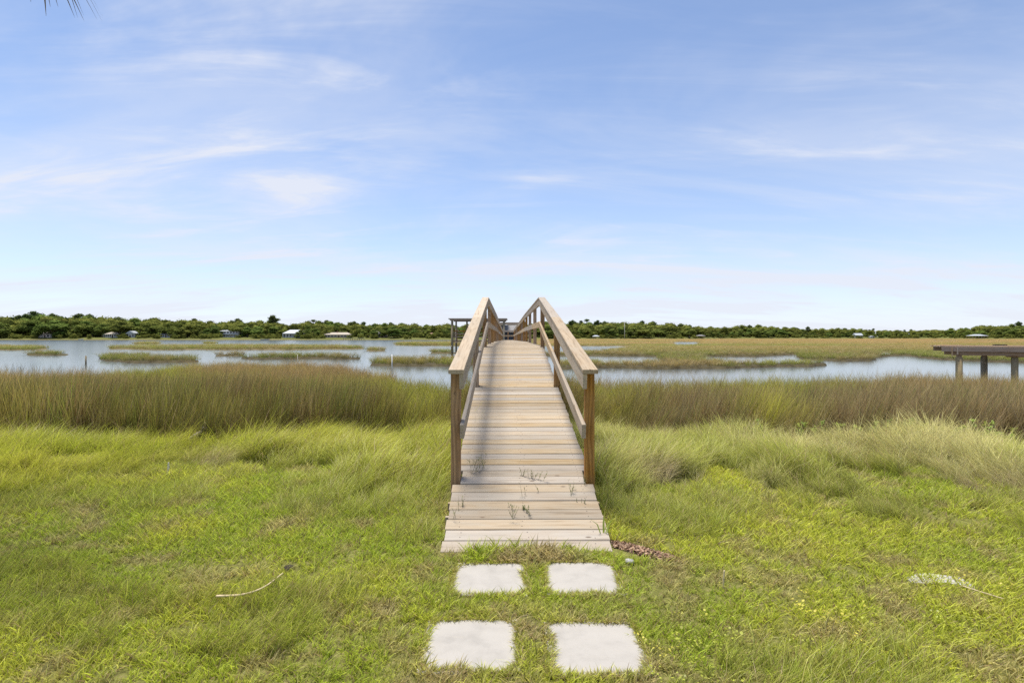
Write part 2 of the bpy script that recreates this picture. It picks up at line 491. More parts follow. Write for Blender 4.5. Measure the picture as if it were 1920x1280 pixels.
def inpoly(u, v, poly):
    inside = np.zeros(np.shape(u), bool)
    n = len(poly)
    for i in range(n):
        (x0, y0), (x1, y1) = poly[i], poly[(i + 1) % n]
        c = ((y0 > v) != (y1 > v)) & (u < (x1 - x0) * (v - y0) / ((y1 - y0) or 1e-9) + x0)
        inside ^= c
    return inside
def lens(u, v, u0, u1, vn, vf):
    m = (u0 + u1) / 2; hw = (u1 - u0) / 2
    p = np.sqrt(np.clip(1 - ((u - m) / hw) ** 2, 0, 1)) ** 0.7
    vm = vf + (vn - vf) * 0.6
    return (np.abs(u - m) < hw) & (v < vm + (vn - vm) * p) & (v > vm - (vm - vf) * p)
LENS = [(-140, 88, 656, 651.5), (48, 128, 666.5, 663.5), (188, 300, 678, 669), (225, 372, 681, 672.5),
        (205, 684, 656, 650), (404, 460, 668, 666), (452, 676, 674, 669.5), (692, 900, 687, 676),
        (686, 728, 658, 656), (742, 1100, 648.5, 643), (808, 850, 663, 660), (255, 296, 645.5, 643.8),
        (385, 405, 645, 643.8)]
MID = [(1040, 693), (1150, 691), (1330, 691), (1480, 689), (1552, 685), (1545, 682.5), (1480, 683.5), (1400, 683), (1330, 681),
       (1225, 682), (1125, 683), (1040, 682)]
MAIN = [(1000, 668), (1125, 668), (1225, 668), (1330, 669), (1420, 669), (1488, 665), (1500, 673), (1560, 677), (1632, 678.5), (1650, 669),
        (1690, 667), (1740, 672), (1790, 676), (1850, 678), (1920, 680), (2900, 690), (2900, 600), (1000, 600)]
BRIDGE = [(1232, 660), (1322, 660), (1318, 690), (1240, 690)]
POOLS = [[(1000, 649), (1090, 648.5), (1178, 648.8), (1186, 651), (1130, 660), (1060, 664), (1000, 665)],
         [(1262, 641.2), (1312, 641.2), (1316, 645), (1300, 649), (1262, 648.5)],
         [(1740, 638.6), (1870, 638.6), (1880, 640.3), (1740, 640.5)],
         [(1645, 661), (1668, 660.5), (1676, 665), (1650, 667)]]
def land(X, Y):
    X = np.asarray(X, float); Y = np.asarray(Y, float)
    Yc = np.maximum(Y, 3.0)
    u = 960 + F * X / Yc; v = HOR + KV / Yc
    un = u + (fbm(X * 0.9, Y * 0.35, 3) - 0.5) * 14
    vn = v + (fbm(X * 0.30, Y * 0.12, 5) - 0.5) * (v - HOR) * 0.10
    edge = np.interp(un, EDGE_U, EDGE_D) + (fbm(X * 0.35, Y * 0.35, 8) - 0.5) * 5
    L = Y < edge
    for a in LENS: L |= lens(un, vn, *a)
    R_ = inpoly(un, vn, MID) | inpoly(un, vn, MAIN) | inpoly(un, vn, BRIDGE)
    for p in POOLS: R_ &= ~inpoly(un, vn, p)
    L |= R_
    L |= Y > np.interp(u, SHORE_U, SHORE_D)
    return L
def height(X, Y):
    X = np.asarray(X, float); Y = np.asarray(Y, float)
    z = np.zeros(X.shape)
    z = z - 0.30 * sstep(6.3, 11, Y) - 0.24 * sstep(11, 18, Y)
    z += (fbm(X * 0.6, Y * 0.6, 21) - 0.5) * 0.10 * sstep(4.5, 8, Y) + (fbm(X * 2.2, Y * 2.2, 22) - 0.5) * 0.035
    z = np.where((Y > 15) & ~land(X, Y), -1.05, z)
    sh = np.interp(960 + F * X / np.maximum(Y, 3), SHORE_U, SHORE_D)
    z = np.where(Y > sh, -0.5 + 2.0 * sstep(0, 24, Y - sh) + 1.0 * sstep(24, 90, Y - sh), z)
    return z

# ground sheet: rows get longer and farther apart with distance
rows = np.concatenate([np.linspace(-25, 1.5, 16), np.geomspace(1.6, 2600, 460)])
ncol = 420
cc = np.linspace(-1, 1, ncol)
cc = np.sign(cc) * (0.75 * np.abs(cc) + 0.25 * np.abs(cc) ** 3)
GX = cc[None, :] * (1.45 * np.maximum(rows, 0) + 14)[:, None]
GX[:, 0] -= 400; GX[:, -1] += 400
GY = np.repeat(rows[:, None], ncol, 1)
GZ = height(GX, GY)
nr = len(rows)
idx = np.arange(nr * ncol).reshape(nr, ncol)
quads = np.stack([idx[:-1, :-1], idx[:-1, 1:], idx[1:, 1:], idx[1:, :-1]], -1).reshape(-1, 4)
gme = bpy.data.meshes.new('ground')
gme.from_pydata(np.stack([GX, GY, GZ], -1).reshape(-1, 3).tolist(), [], quads.tolist())
gme.materials.append(M['ground'])
gme.polygons.foreach_set('use_smooth', [True] * len(gme.polygons))
tag(link('ground', gme), kind='structure')
wme = mesh('water', [(-3800, 13, WZ), (3800, 13, WZ), (3800, 2550, WZ), (-3800, 2550, WZ)], [(0, 1, 2, 3)], M['water'])
tag(link('water', wme), kind='structure')

# ------------------------------------------------------------------ boardwalk
S0 = 4.2
AX = -0.0095
def dock_x(s): return 0.15 + AX * s
def deck_z(s): return float(np.interp(s, [4.10, 5.24, 8.64, 12.1, 21.5, 58.0, 64], [-0.012, 0.28, 0.851, 1.404, 1.43, 1.28, 1.28]))
dock = empty('boardwalk', (dock_x(S0), S0, 0), math.atan(-AX),
             'weathered timber boardwalk ramping up from the lawn over the marsh between two handrails', 'boardwalk')
def loc(t, s, z): return Vector((t, s - S0, z))

def board(name, p0, p1, w, h, mat, parent, roll_up=Vector((0, 0, 1)), ch=0.004):
    """squared timber from p0 to p1 (centre line), w across, h high, local X along it, edges eased"""
    p0 = Vector(p0); p1 = Vector(p1)
    L = (p1 - p0).length
    x = (p1 - p0).normalized(); y = roll_up.cross(x).normalized(); z = x.cross(y)
    a, b = w / 2, h / 2
    prof = [(-a, -b + ch), (-a + ch, -b), (a - ch, -b), (a, -b + ch), (a, b - ch), (a - ch, b), (-a + ch, b), (-a, b - ch)]
    vs = [(0, py_, pz_) for py_, pz_ in prof] + [(L, py_, pz_) for py_, pz_ in prof]
    fs = [tuple(range(8))[::-1], tuple(range(8, 16))] + [(k, (k + 1) % 8, 8 + (k + 1) % 8, 8 + k) for k in range(8)]
    o = link(name, mesh(name, vs, fs, mat), parent)
    m = Matrix((x, y, z)).transposed().to_4x4()
    m.translation = p0
    o.matrix_local = m
    return o

HW = 0.64
PW, PT = 0.137, 0.038
# a few plank meshes with nail heads
def plank_mesh(k, half_l, half_r):
    ch = 0.005; a = PW / 2
    prof = [(-a, -PT), (a, -PT), (a, -ch), (a - ch, 0), (-a + ch, 0), (-a, -ch)]
    vs = [(-half_l, y, z) for y, z in prof] + [(half_r, y, z) for y, z in prof]
    fs = [tuple(range(6)), tuple(range(6, 12))[::-1]] + [(6 + i, 6 + (i + 1) % 6, (i + 1) % 6, i) for i in range(6)]
    nb = len(fs)
    for jx in (-0.52, 0.02, 0.54):
        for jy in (-0.036, 0.036):
            if -half_l + 0.03 < jx < half_r - 0.03:
                c = (jx + random.uniform(-.012, .012), jy + random.uniform(-.008, .008))
                b = len(vs)
                vs += [(c[0] + 0.0048 * math.cos(i * math.pi / 3), c[1] + 0.0048 * math.sin(i * math.pi / 3), 0.0006) for i in range(6)]
                fs.append(tuple(range(b, b + 6)))
    me = mesh('plank', vs, fs, M['deck'])
    me.materials.append(M['nail'])
    for i, p in enumerate(me.polygons):
        if i >= nb: p.material_index = 1
    return me
pl_full = [plank_mesh(k, HW + random.uniform(-.008, .008), HW + random.uniform(-.008, .008)) for k in range(9)]
pl_short = [plank_mesh(k, 0.575, 0.575) for k in range(2)]
post_s = [5.255, 8.64, 12.1] + [12.1 + 3.28 * i for i in range(1, 15)]
s = 4.02
planks_rest = MB()
k = 0
while s < 58.3:
    pitch = 0.1445
    z0, z1 = deck_z(s), deck_z(s + pitch)
    ang = math.atan2(z1 - z0, pitch)
    sc_ = s + math.cos(ang) * pitch / 2
    zc_ = deck_z(sc_)
    near_post = any(abs(sc_ - p) < 0.125 for p in post_s)
    if s < 34:
        me = random.choice(pl_short) if near_post else random.choice(pl_full)
        o = link('plank', me, dock)
        o.location = loc(random.uniform(-.006, .006), sc_, zc_ + random.uniform(-.0025, .0025))
        o.rotation_euler = (ang + random.uniform(-.006, .006), random.uniform(-.002, .002), random.uniform(-.003, .003) + (math.pi if random.random() < .5 else 0))
        if abs(abs(o.rotation_euler.z) - math.pi) < 0.1: o.rotation_euler.x *= -1
    else:
        planks_rest.box(-HW, HW, sc_ - PW / 2 - S0, sc_ + PW / 2 - S0, zc_ - PT, zc_)
    s += math.cos(ang) * pitch
    k += 1
tag(planks_rest.build('far_planks', M['deck'], dock), kind='stuff')

RAIL_H = 1.06
for i, ps in enumerate(post_s):
    for sd in (-1, 1):
        gz = float(height(np.array([dock_x(ps) + sd * .62]), np.array([ps]))[0])
        top = deck_z(ps) + RAIL_H - 0.039
        o = board('post', loc(sd * 0.625, ps, gz - 0.25), loc(sd * 0.625, ps, top), 0.089, 0.089, M['post'], dock, Vector((0, 1, 0)))
        if i == 1:
            lamp = MB().box(-.03, .03, -.03, .03, -.05, 0.0).poly([(-.042, -.042, 0), (.042, -.042, 0), (.042, .042, 0), (-.042, .042, 0), (0, 0, .03)],
                            [(3, 2, 1, 0), (0, 1, 4), (1, 2, 4), (2, 3, 4), (3, 0, 4)])
            lamp.build('post_lamp', M['black'], dock, loc=loc(sd * 0.712, ps, top - 0.10))
    # cross beam under the deck
    if i > 0:
        board('cross_beam', loc(-.70, ps + .07, deck_z(ps) - .30), loc(.70, ps + .07, deck_z(ps) - .30), 0.038, 0.18, M['old'], dock)
for s_, dz in ((4.93, .055), (4.72, .06)):
    board('cross_beam', loc(-.665, s_, deck_z(s_) - PT - .05), loc(.665, s_, deck_z(s_) - PT - .05), 0.038, 0.07, M['rail'], dock)
breaks = [5.04, 8.64, 12.1, 15.38, 21.94, 28.5, 35.06, 41.62, 48.18, 54.74, 58.2]
for a, b in zip(breaks[:-1], breaks[1:]):
    for sd in (-1, 1):
        g = 0.0015
        za, zb = deck_z(max(a, 5.24)) - (0.163 * (5.24 - a) if a < 5.24 else 0), deck_z(b)
        def lz(t, s_, z): return loc(t * sd, s_, z)
        board('cap_rail', lz(0.605, a + g, za + RAIL_H - .019), lz(0.605, b - g, zb + RAIL_H - .019), 0.140, 0.038, M['rail'], dock)
        board('rail_board', lz(0.560, a + g + .03, za + RAIL_H - .039 - .070), lz(0.560, b - g, zb + RAIL_H - .039 - .070), 0.038, 0.139, M['rail'], dock)
        a2 = a + 0.10 if a < 5.2 else a
        za2 = za + 0.163 * (a2 - a)
        board('mid_rail', lz(0.560, a2 + g, za2 + .47), lz(0.560, b - g, zb + .47), 0.038, 0.132, M['rail'], dock)
for sd in (-1, 1):
    for a, b in ((4.25, 5.2), (5.24, 8.64), (8.64, 12.1), (12.1, 21.5), (21.5, 40.0), (40.0, 58.2)):
        h_ = 0.10 if a < 5 else 0.18
        board('stringer', loc(sd * .52, a + .002, deck_z(a) - PT - .004 - h_ / 2), loc(sd * .52, b - .002, deck_z(b) - PT - .004 - h_ / 2), 0.038, h_, M['old'], dock)

# ---- landing across the end of the boardwalk
LZ = 1.28
land_root = empty('landing_platform', (dock_x(58.4), 58.4, LZ), math.atan(-AX), 'timber landing with cross rails closing the far end of the boardwalk', 'platform')
for i in range(17):
    o = MB().box(-2.2, 2.2, 0.004 + i * .145, .14 + i * .145, -.038, 0).build('plank', M['deck'], land_root)
for t in (-2.1, -1.0, 0.0, 1.0, 2.1):
    board('post', (t, 2.42, -2.2), (t, 2.42, 1.02), .089, .089, M['post'], land_root, Vector((0, 1, 0)))
board('cap_rail', (-2.2, 2.42, 1.04), (2.2, 2.42, 1.04), .14, .038, M['rail'], land_root)
board('rail_board', (-2.2, 2.355, .95), (2.2, 2.355, .95), .038, .139, M['rail'], land_root)
board('mid_rail', (-2.2, 2.355, .47), (2.2, 2.355, .47), .038, .139, M['rail'], land_root)

# ---- roofed dock on the left behind the boardwalk
RD = 66.0
rx0, rx1 = at(841, RD).x, at(951, RD).x
roofed = empty('roofed_dock', ((rx0 + rx1) / 2, RD, WZ), 0, 'roofed wooden dock with railings on pilings, left of the boardwalk end', 'dock')
hw = (rx1 - rx0) / 2
fz = CAMZ - 0.62 - WZ
rz = CAMZ + 2.12 - WZ
MB().box(-hw, hw, -.25, 4.6, rz, rz + .10).build('roof', M['roof_thatch'], roofed)
MB().box(-hw + .15, hw - .15, -.05, .04, rz - .17, rz - .003).build('roof_beam', M['old'], roofed)
MB().box(-hw + .15, hw - .15, 4.3, 4.38, rz - .17, rz - .003).build('roof_beam', M['old'], roofed)
for (x, y, r_) in ((-hw + .42, .1, .15), (-hw + 1.85, 4.0, .12), (hw - 2.6, .1, .13), (hw - .4, .1, .13), (-hw + .5, 4.0, .12), (hw - .4, 4.0, .12)):
    MB().tube([(x, y, -.6), (x, y, rz - .172)], [r_, r_ * .9], 10).build('piling', M['piling'], roofed, True)
for i in range(27):
    MB().box(-hw + .2, hw - .2, .02 + i * .15, .16 + i * .15, fz - .05, fz).build('plank', M['old'], roofed)
for y in (0.3, 3.9):
    for zz in (.10, .60, .95, 1.30):
        MB().box(-hw + .55, hw - .5, y - .02, y + .02, fz + zz, fz + zz + .12).build('rail', M['post'], roofed)
    for i in range(6):
        x = -hw + .62 + i * (2 * hw - 1.2) / 5
        MB().box(x - .045, x + .045, y + .021, y + .11, fz, fz + 1.4).build('rail_post', M['post'], roofed)
board('brace', (-hw + .5, .25, rz - .9), (-hw + 1.3, .25, rz - 1.5), .05, .09, M['rail'], roofed)

# ---- dark boat shed straight behind the landing
SD = 68.0
shed = empty('boat_shed', (at(955, SD).x, SD, WZ), 0, 'low dark boat shed with grey hipped roof straight behind the boardwalk end', 'shed')
sz = CAMZ - 0.45 - WZ
MB().box(-2.0, 2.0, 0, 5, sz, sz + 1.05).build('wall', M['darkwall'], shed)
MB().poly([(-2.3, -.3, sz + 1.053), (2.3, -.3, sz + 1.053), (2.3, 5.3, sz + 1.053), (-2.3, 5.3, sz + 1.053), (-1.0, 1.6, sz + 1.95), (1.0, 1.6, sz + 1.95), (1.0, 3.4, sz + 1.95), (-1.0, 3.4, sz + 1.95)],
          [(3, 2, 1, 0), (0, 1, 5, 4), (1, 2, 6, 5), (2, 3, 7, 6), (3, 0, 4, 7), (4, 5, 6, 7)]).build('roof', M['roof_grey'], shed)
for x in (-1.9, 1.9):
    for y in (.1, 4.9):
        MB().tube([(x, y, -.6), (x, y, sz - .003)], [.13, .12], 8).build('piling', M['piling'], shed, True)
for x in (-1.35, 1.0):
    MB().box(x - .05, x + .05, -.06, -.004, sz, sz + 1.0).build('door_post', M['white'], shed)
lift = empty('boat_lift', (at(955, 71.5).x, 73.5, WZ), 0, 'tan timber boat lift beam on tall pilings above the boat shed roof', 'boat lift')
lz_ = CAMZ + 1.62 - WZ
MB().box(-1.2, 1.25, -.1, .1, lz_, lz_ + .32).build('beam', M['newdeck'], lift)
for x in (-1.1, 1.15):
    MB().tube([(x, 0, -.6), (x, 0, lz_ - .003)], [.14, .12], 8).build('piling', M['piling'], lift, True)

# ------------------------------------------------------------------ neighbour's unfinished dock on the right
ND = 24.5
nx0 = at(1764, ND).x
ndz = CAMZ - 0.385
nd = empty('neighbour_dock', (nx0, ND, WZ), R(-28), 'unfinished timber dock without railings on round pilings at the right edge', 'dock')
zt = ndz - WZ
for i in range(13):
    ln = 7.6 + random.uniform(-.06, .06)
    o = MB().box(random.uniform(-.08, .03), ln, i * .150, .142 + i * .150, zt - .04, zt + random.uniform(0, .018)).build('plank', M['newdeck'], nd)
MB().box(0.03, 3.42, -.045, -.004, zt - .235, zt - .043).build('fascia_board', M['old'], nd)
MB().box(3.424, 7.6, -.050, -.004, zt - .245, zt - .043).build('fascia_board', M['old'], nd)
MB().box(0.03, 7.6, 1.86, 1.90, zt - .235, zt - .043).build('fascia_board', M['old'], nd)
MB().box(.42, 2.85, .05, .20, zt - .40, zt - .238).build('header_beam', M['old'], nd)
MB().box(2.28, 7.6, .25, .40, zt - .46, zt - .248).build('header_beam', M['old'], nd)
MB().box(.40, 7.6, 1.55, 1.70, zt - .40, zt - .238).build('header_beam', M['old'], nd)
for x in (.36, .55):
    MB().box(x, x + .05, -.062, -.052, zt - (.44 if x < .5 else .36), zt - .06).build('hanging_batten', M['newdeck'], nd)
for (x, y, r_) in ((.66, .13, .135), (1.83, 1.62, .135), (2.56, .33, .13), (3.95, 1.62, .135), (5.0, .33, .135), (6.4, 1.62, .13), (7.3, .33, .13)):
    MB().tube([(x, y, -.9), (x, y, zt - .47)], [r_, r_ * .95], 12).build('piling', M['piling'], nd, True)
    MB().box(x - .09, x + .09, y - .05, y + .05, zt - .469, zt - .404).build('pile_cap', M['old'], nd)
board('brace', (.7, .30, .35), (4.0, .34, .22), .05, .05, M['old'], nd)
# two loose boards left on that dock
o = board('loose_board', (nx0 + .45, ND + .7, ndz + .035), (nx0 + 1.35, ND + .55, ndz + .035), .12, .025, M['newdeck'], None)
tag(o, 'loose pale board lying near the left end of the unfinished dock', 'board')
o = board('loose_board', (nx0 + 2.7, ND + .45, ndz + .045), (nx0 + 3.2, ND + .40, ndz + .04), .16, .045, M['black'], None)
tag(o, 'short black board lying on top of the unfinished dock', 'board')

# ------------------------------------------------------------------ stepping slabs
PAV = [(-0.215, 2.905, 'near left'), (0.425, 2.885, 'near right'), (-0.145, 3.70, 'far left'), (0.465, 3.71, 'far right')]
PAVL = {'near left': 'pale square concrete stepping slab, left one of the pair farthest from the ramp',
        'near right': 'pale square concrete stepping slab, right one of the pair farthest from the ramp',
        'far left': 'pale square concrete stepping slab nearest the ramp, on the left',
        'far right': 'pale square concrete stepping slab nearest the ramp, on the right'}
for (x, y, w_) in PAV:
    hs_ = 0.248
    pts = []
    n_ = 10
    cs = [(-hs_, -hs_), (hs_, -hs_), (hs_, hs_), (-hs_, hs_)]
    for c in range(4):
        (ax, ay), (bx, by) = cs[c], cs[(c + 1) % 4]
        for i in range(n_):
            t = i / n_
            pts.append((ax + (bx - ax) * t + random.uniform(-.004, .004), ay + (by - ay) * t + random.uniform(-.004, .004)))
    vs = [(a * .985, b * .985, .016) for a, b in pts] + [(a, b, .010) for a, b in pts] + [(a, b, -.04) for a, b in pts]
    N = len(pts)
    fs = [tuple(range(N))] + [(N + i, N + (i + 1) % N, (i + 1) % N, i) for i in range(N)] + [(2*N + i, 2*N + (i + 1) % N, N + (i + 1) % N, N + i) for i in range(N)]
    o = link('stepping_slab', mesh('stepping_slab', vs, fs, M['concrete']), None, (x, y, -.004), (0, 0, random.uniform(-.03, .03)))
    tag(o, PAVL[w_], 'paving slab', 'concrete slabs in the lawn before the ramp')

# ------------------------------------------------------------------ grass tufts and scattering
def tuft_mesh(name, nb, ln, wd, rad, bend, seed, lean=0.0, dry=0.06, up=0.15, segs=3, lnvar=0.35, taper=0.7):
    """nb curved blades rooted in a disc; attributes hgt 0..1, tone per blade, dry 0/1 per blade"""
    r = random.Random(seed)
    V, Fc, H, T, D = [], [], [], [], []
    for _ in range(nb):
        a = r.uniform(0, 2 * math.pi); q = rad * math.sqrt(r.random())
        bx, by = q * math.cos(a), q * math.sin(a)
        th = r.uniform(0, 2 * math.pi)
        L = ln * (1 - lnvar + 2 * lnvar * r.random())
        tilt = abs(r.gauss(0, up)); bd = bend * r.uniform(.3, 1.3)
        dx, dy = math.cos(th) * math.sin(tilt), math.sin(th) * math.sin(tilt)
        dx += lean * r.uniform(.5, 1.2)
        d = Vector((dx, dy, 1)).normalized()
        bdir = Vector((dx, dy, 0)); bdir = bdir.normalized() if bdir.length > 1e-4 else Vector((1, 0, 0))
        side = Vector((-math.sin(th + 1.1), math.cos(th + 1.1), 0))
        p = Vector((bx, by, -0.01)); b0 = len(V)
        tone = r.uniform(.48, 1.4); isdry = 1.0 if r.random() < dry else r.uniform(0, .12)
        for k in range(segs + 1):
            t = k / segs
            w = wd * r.uniform(.85, 1.15) * (1 - t) ** taper if k < segs else 0
            if k < segs:
                V += [p - side * w / 2, p + side * w / 2]; H += [t, t]; T += [tone] * 2; D += [isdry] * 2
            else:
                V.append(p.copy()); H.append(1.0); T.append(tone); D.append(isdry)
            p = p + d * (L / segs)
            d = (d + bdir * bd / segs + Vector((0, 0, -0.35 * bd / segs))).normalized()
        for k in range(segs - 1):
            Fc.append((b0 + 2*k, b0 + 2*k + 1, b0 + 2*k + 3, b0 + 2*k + 2))
        Fc.append((b0 + 2*(segs-1), b0 + 2*(segs-1) + 1, b0 + 2*segs))
    me = mesh(name, V, Fc, M['grass'])
    for nm, arr in (('hgt', H), ('tone', T), ('dry', D)):
        at_ = me.attributes.new(nm, 'FLOAT', 'POINT'); at_.data.foreach_set('value', arr)
    return me

def pad_mesh(name, nb, seed):
    """round low leaves on short stalks (ground cover)"""
    r = random.Random(seed); V, Fc, H, T, D = [], [], [], [], []
    for _ in range(nb):
        q = .05 * math.sqrt(r.random()); a = r.uniform(0, 6.28); z = r.uniform(.03, .06); rr = r.uniform(.005, .008)
        c = Vector((q * math.cos(a), q * math.sin(a), z)); tx, ty = r.uniform(-.5, .5), r.uniform(-.5, .5)
        b0 = len(V); tone = r.uniform(.7, 1.25)
        for i in range(7):
            an = i * 6.283 / 7
            V.append(c + Vector((rr * math.cos(an), rr * math.sin(an), rr * (tx * math.cos(an) + ty * math.sin(an))))); H.append(1); T.append(tone); D.append(0)
        Fc.append(tuple(range(b0, b0 + 7)))
    me = mesh(name, V, Fc, M['grass'])
    for nm, arr in (('hgt', H), ('tone', T), ('dry', D)):
        at_ = me.attributes.new(nm, 'FLOAT', 'POINT'); at_.data.foreach_set('value', arr)
    return me

def scatter(name, meshes, pts, rot, scl, foot, tip, label, cat):
    """one object whose geometry nodes set a tuft on each point"""
    src = bpy.data.collections.new(name + '_tufts')
    for i, me in enumerate(meshes):
        so = bpy.data.objects.new('%s_tuft_%02d' % (name, i), me)
        src.objects.link(so)
    n = len(pts)
    me = bpy.data.meshes.new(name)
    me.vertices.add(n)
    me.vertices.foreach_set('co', np.asarray(pts, np.float32).ravel())
    def attr(nm, typ, arr, fld):
        a = me.attributes.new(nm, typ, 'POINT'); a.data.foreach_set(fld, np.ascontiguousarray(arr).ravel())
    attr('rot', 'FLOAT_VECTOR', np.asarray(rot, np.float32), 'vector')
    attr('scl', 'FLOAT_VECTOR', np.asarray(scl, np.float32), 'vector')
    attr('pick', 'INT', RNG.integers(0, len(meshes), n).astype(np.int32), 'value')
    one = np.ones((n, 1), np.float32)
    attr('foot', 'FLOAT_COLOR', np.hstack([np.asarray(foot, np.float32), one]), 'color')
    attr('tip', 'FLOAT_COLOR', np.hstack([np.asarray(tip, np.float32), one]), 'color')
    me.update()
    o = link(name, me)
    ng = bpy.data.node_groups.new(name, 'GeometryNodeTree')
    ng.interface.new_socket('Geometry', in_out='INPUT', socket_type='NodeSocketGeometry')
    ng.interface.new_socket('Geometry', in_out='OUTPUT', socket_type='NodeSocketGeometry')
    N, L = ng.nodes, ng.links
    gi = N.new('NodeGroupInput'); go = N.new('NodeGroupOutput')
    ci = N.new('GeometryNodeCollectionInfo'); ci.inputs['Collection'].default_value = src
    ci.inputs['Separate Children'].default_value = True; ci.inputs['Reset Children'].default_value = True
    ip = N.new('GeometryNodeInstanceOnPoints'); ip.inputs['Pick Instance'].default_value = True
    def na(nm, typ):
        a = N.new('GeometryNodeInputNamedAttribute'); a.data_type = typ; a.inputs['Name'].default_value = nm
        return a.outputs['Attribute']
    e2r = N.new('FunctionNodeEulerToRotation')
    L.new(na('rot', 'FLOAT_VECTOR'), e2r.inputs[0])
    L.new(gi.outputs[0], ip.inputs['Points']); L.new(ci.outputs[0], ip.inputs['Instance'])
    L.new(na('pick', 'INT'), ip.inputs['Instance Index'])
    L.new(e2r.outputs[0], ip.inputs['Rotation']); L.new(na('scl', 'FLOAT_VECTOR'), ip.inputs['Scale'])
    L.new(ip.outputs[0], go.inputs[0])
    md = o.modifiers.new('scatter', 'NODES'); md.node_group = ng
    tag(o, label, cat, kind='stuff')
    return o

def area(n, y0, y1, p=1.0, half=1.03, pad=1.2):
    """random points of the strip y0..y1, density falling as Y**(p-1) across the width of the view"""
    u = RNG.random(n)
    if abs(p + 1) < 1e-6: Y = y0 * (y1 / y0) ** u
    else: Y = (y0 ** (p + 1) + u * (y1 ** (p + 1) - y0 ** (p + 1))) ** (1 / (p + 1))
    X = (RNG.random(n) * 2 - 1) * (half * Y + pad)
    return X, Y
def on_dock(X, Y, w=0.69, s0=4.12):
    return (np.abs(X - (0.15 + AX * Y)) < w) & (Y > s0) & (Y < 62)
def blend(a, b, t):
    return np.asarray(a)[None, :] * (1 - t[:, None]) + np.asarray(b)[None, :] * t[:, None]
def up_rot(n, tilt=0.1):
    return np.stack([RNG.normal(0, tilt, n), RNG.normal(0, tilt, n), RNG.random(n) * 6.283], -1)
def iso(s, sz=None):
    return np.stack([s, s, s if sz is None else sz], -1)
def vary(c, a=0.14):
    return np.clip(c * (1 + RNG.normal(0, a, (len(c), 1))), 0.005, 1)
def uv(X, Y, z=0.0):
    return 960 + F * X / Y, HOR + (CAMZ - z) * F / Y
def blob(X, Y, x, y, rx, ry, z=0.0):
    """soft 0..1 patch centred where the photograph shows pixel x, y; radii in metres"""
    p = P(x, y, z)
    return np.exp(-(((X - p.x) / rx) ** 2 + ((Y - p.y) / ry) ** 2))

# --- where lawn turns into long grass, and long grass into rushes (distance by side)
def lawn_end(X, Y):
    u = 960 + F * X / np.maximum(Y, 1)
    return np.interp(u, [-200, 0, 300, 560, 640, 845, 960, 1120, 1400, 1700, 2000], [5.8, 6.0, 6.3, 5.9, 5.0, 4.7, 4.6, 4.9, 5.2, 4.9, 4.6]) + (fbm(X * .8, Y * .8, 31) - .5) * 1.3
def rush_start(X, Y):
    u = 960 + F * X / np.maximum(Y, 1)
    return np.interp(u, [-200, 0, 200, 420, 560, 845, 960, 1120, 1400, 1500, 1700, 1920, 2200],
                     [9.6, 9.4, 9.0, 8.6, 9.8, 10.2, 10.4, 10.2, 9.6, 9.2, 8.9, 8.3, 8.0]) + (fbm(X * 1.1, Y * .7, 33) - .5) * 1.5

# LAWN
X, Y = area(78000, 2.15, 9.0, 0.6)
keep = ((Y < lawn_end(X, Y) + RNG.normal(0, .35, len(X))) | (fbm(X * 1.25, Y * 1.25, 71) < .38)) & ~on_dock(X, Y, 0.66, 4.20 )
arc = 4.205 - 0.9 * np.clip(np.abs(X - .1) - .28, 0, 1) ** 2
keep &= ~((np.abs(X - .11) < .66) & (Y > np.maximum(arc, 4.10 - .0 * X)))
for (x, y, _) in PAV:
    dd = np.maximum(np.abs(X - x), np.abs(Y - y)) + (vnoise(X * 9, Y * 9, 41) - .5) * .05
    cor = np.hypot(np.maximum(np.abs(X - x) - .12, 0), np.maximum(np.abs(Y - y) - .12, 0))
    keep &= ~((dd < .25) & (cor < .105 + .05 * vnoise(X * 11, Y * 11, 46)))
litter_m = ((X - P(1195, 1034).x) / .17) ** 2 + ((Y - P(1195, 1034).y) / .30) ** 2
keep &= ~((((X - .93) * .86 - (Y - 4.17) * .5) / .26) ** 2 + (((X - .93) * .5 + (Y - 4.17) * .86) / .15) ** 2 < 1)
keep &= RNG.random(len(X)) > 0.45 * sstep(.56, .74, fbm(X * 1.3, Y * 1.3, 43))
X, Y = X[keep], Y[keep]
n = len(X)
f1 = fbm(X * 1.1, Y * 1.1, 51); f2 = fbm(X * 4, Y * 4, 52)
dryness = np.clip(sstep(.50, .74, f2) * .8 + .55 * np.exp(-((X - .1) / .7) ** 2 - ((Y - 3.3) / .8) ** 2) * sstep(.35, .7, f2), 0, 1)
tipc = blend((0.50, 0.585, 0.06), (0.68, 0.69, 0.085), sstep(.3, .7, f1))
tipc = tipc * (1 - dryness[:, None]) + np.array([.62, .50, .24])[None] * dryness[:, None]
footc = tipc * np.array([.82, .90, .75])[None]
z = height(X, Y)
s = RNG.uniform(.6, 1.25, n) * (0.82 + .45 * sstep(3.5, 6.0, Y)) * (0.75 + .5 * f1)
s = np.where((np.abs(X - .1) < .42) & (Y > 3.98) & (Y < 4.3), s * 1.5, s)
lawn_t = [tuft_mesh('lawn_tuft', 11, .085, .0098, .034, 1.3, 100 + i, dry=.13, up=.92, segs=3) for i in range(9)]
scatter('lawn_grass', lawn_t, np.stack([X, Y, z], -1), up_rot(n, .15), iso(s), vary(footc), vary(tipc), 'short bright green lawn grass in the foreground around the slabs', 'grass')

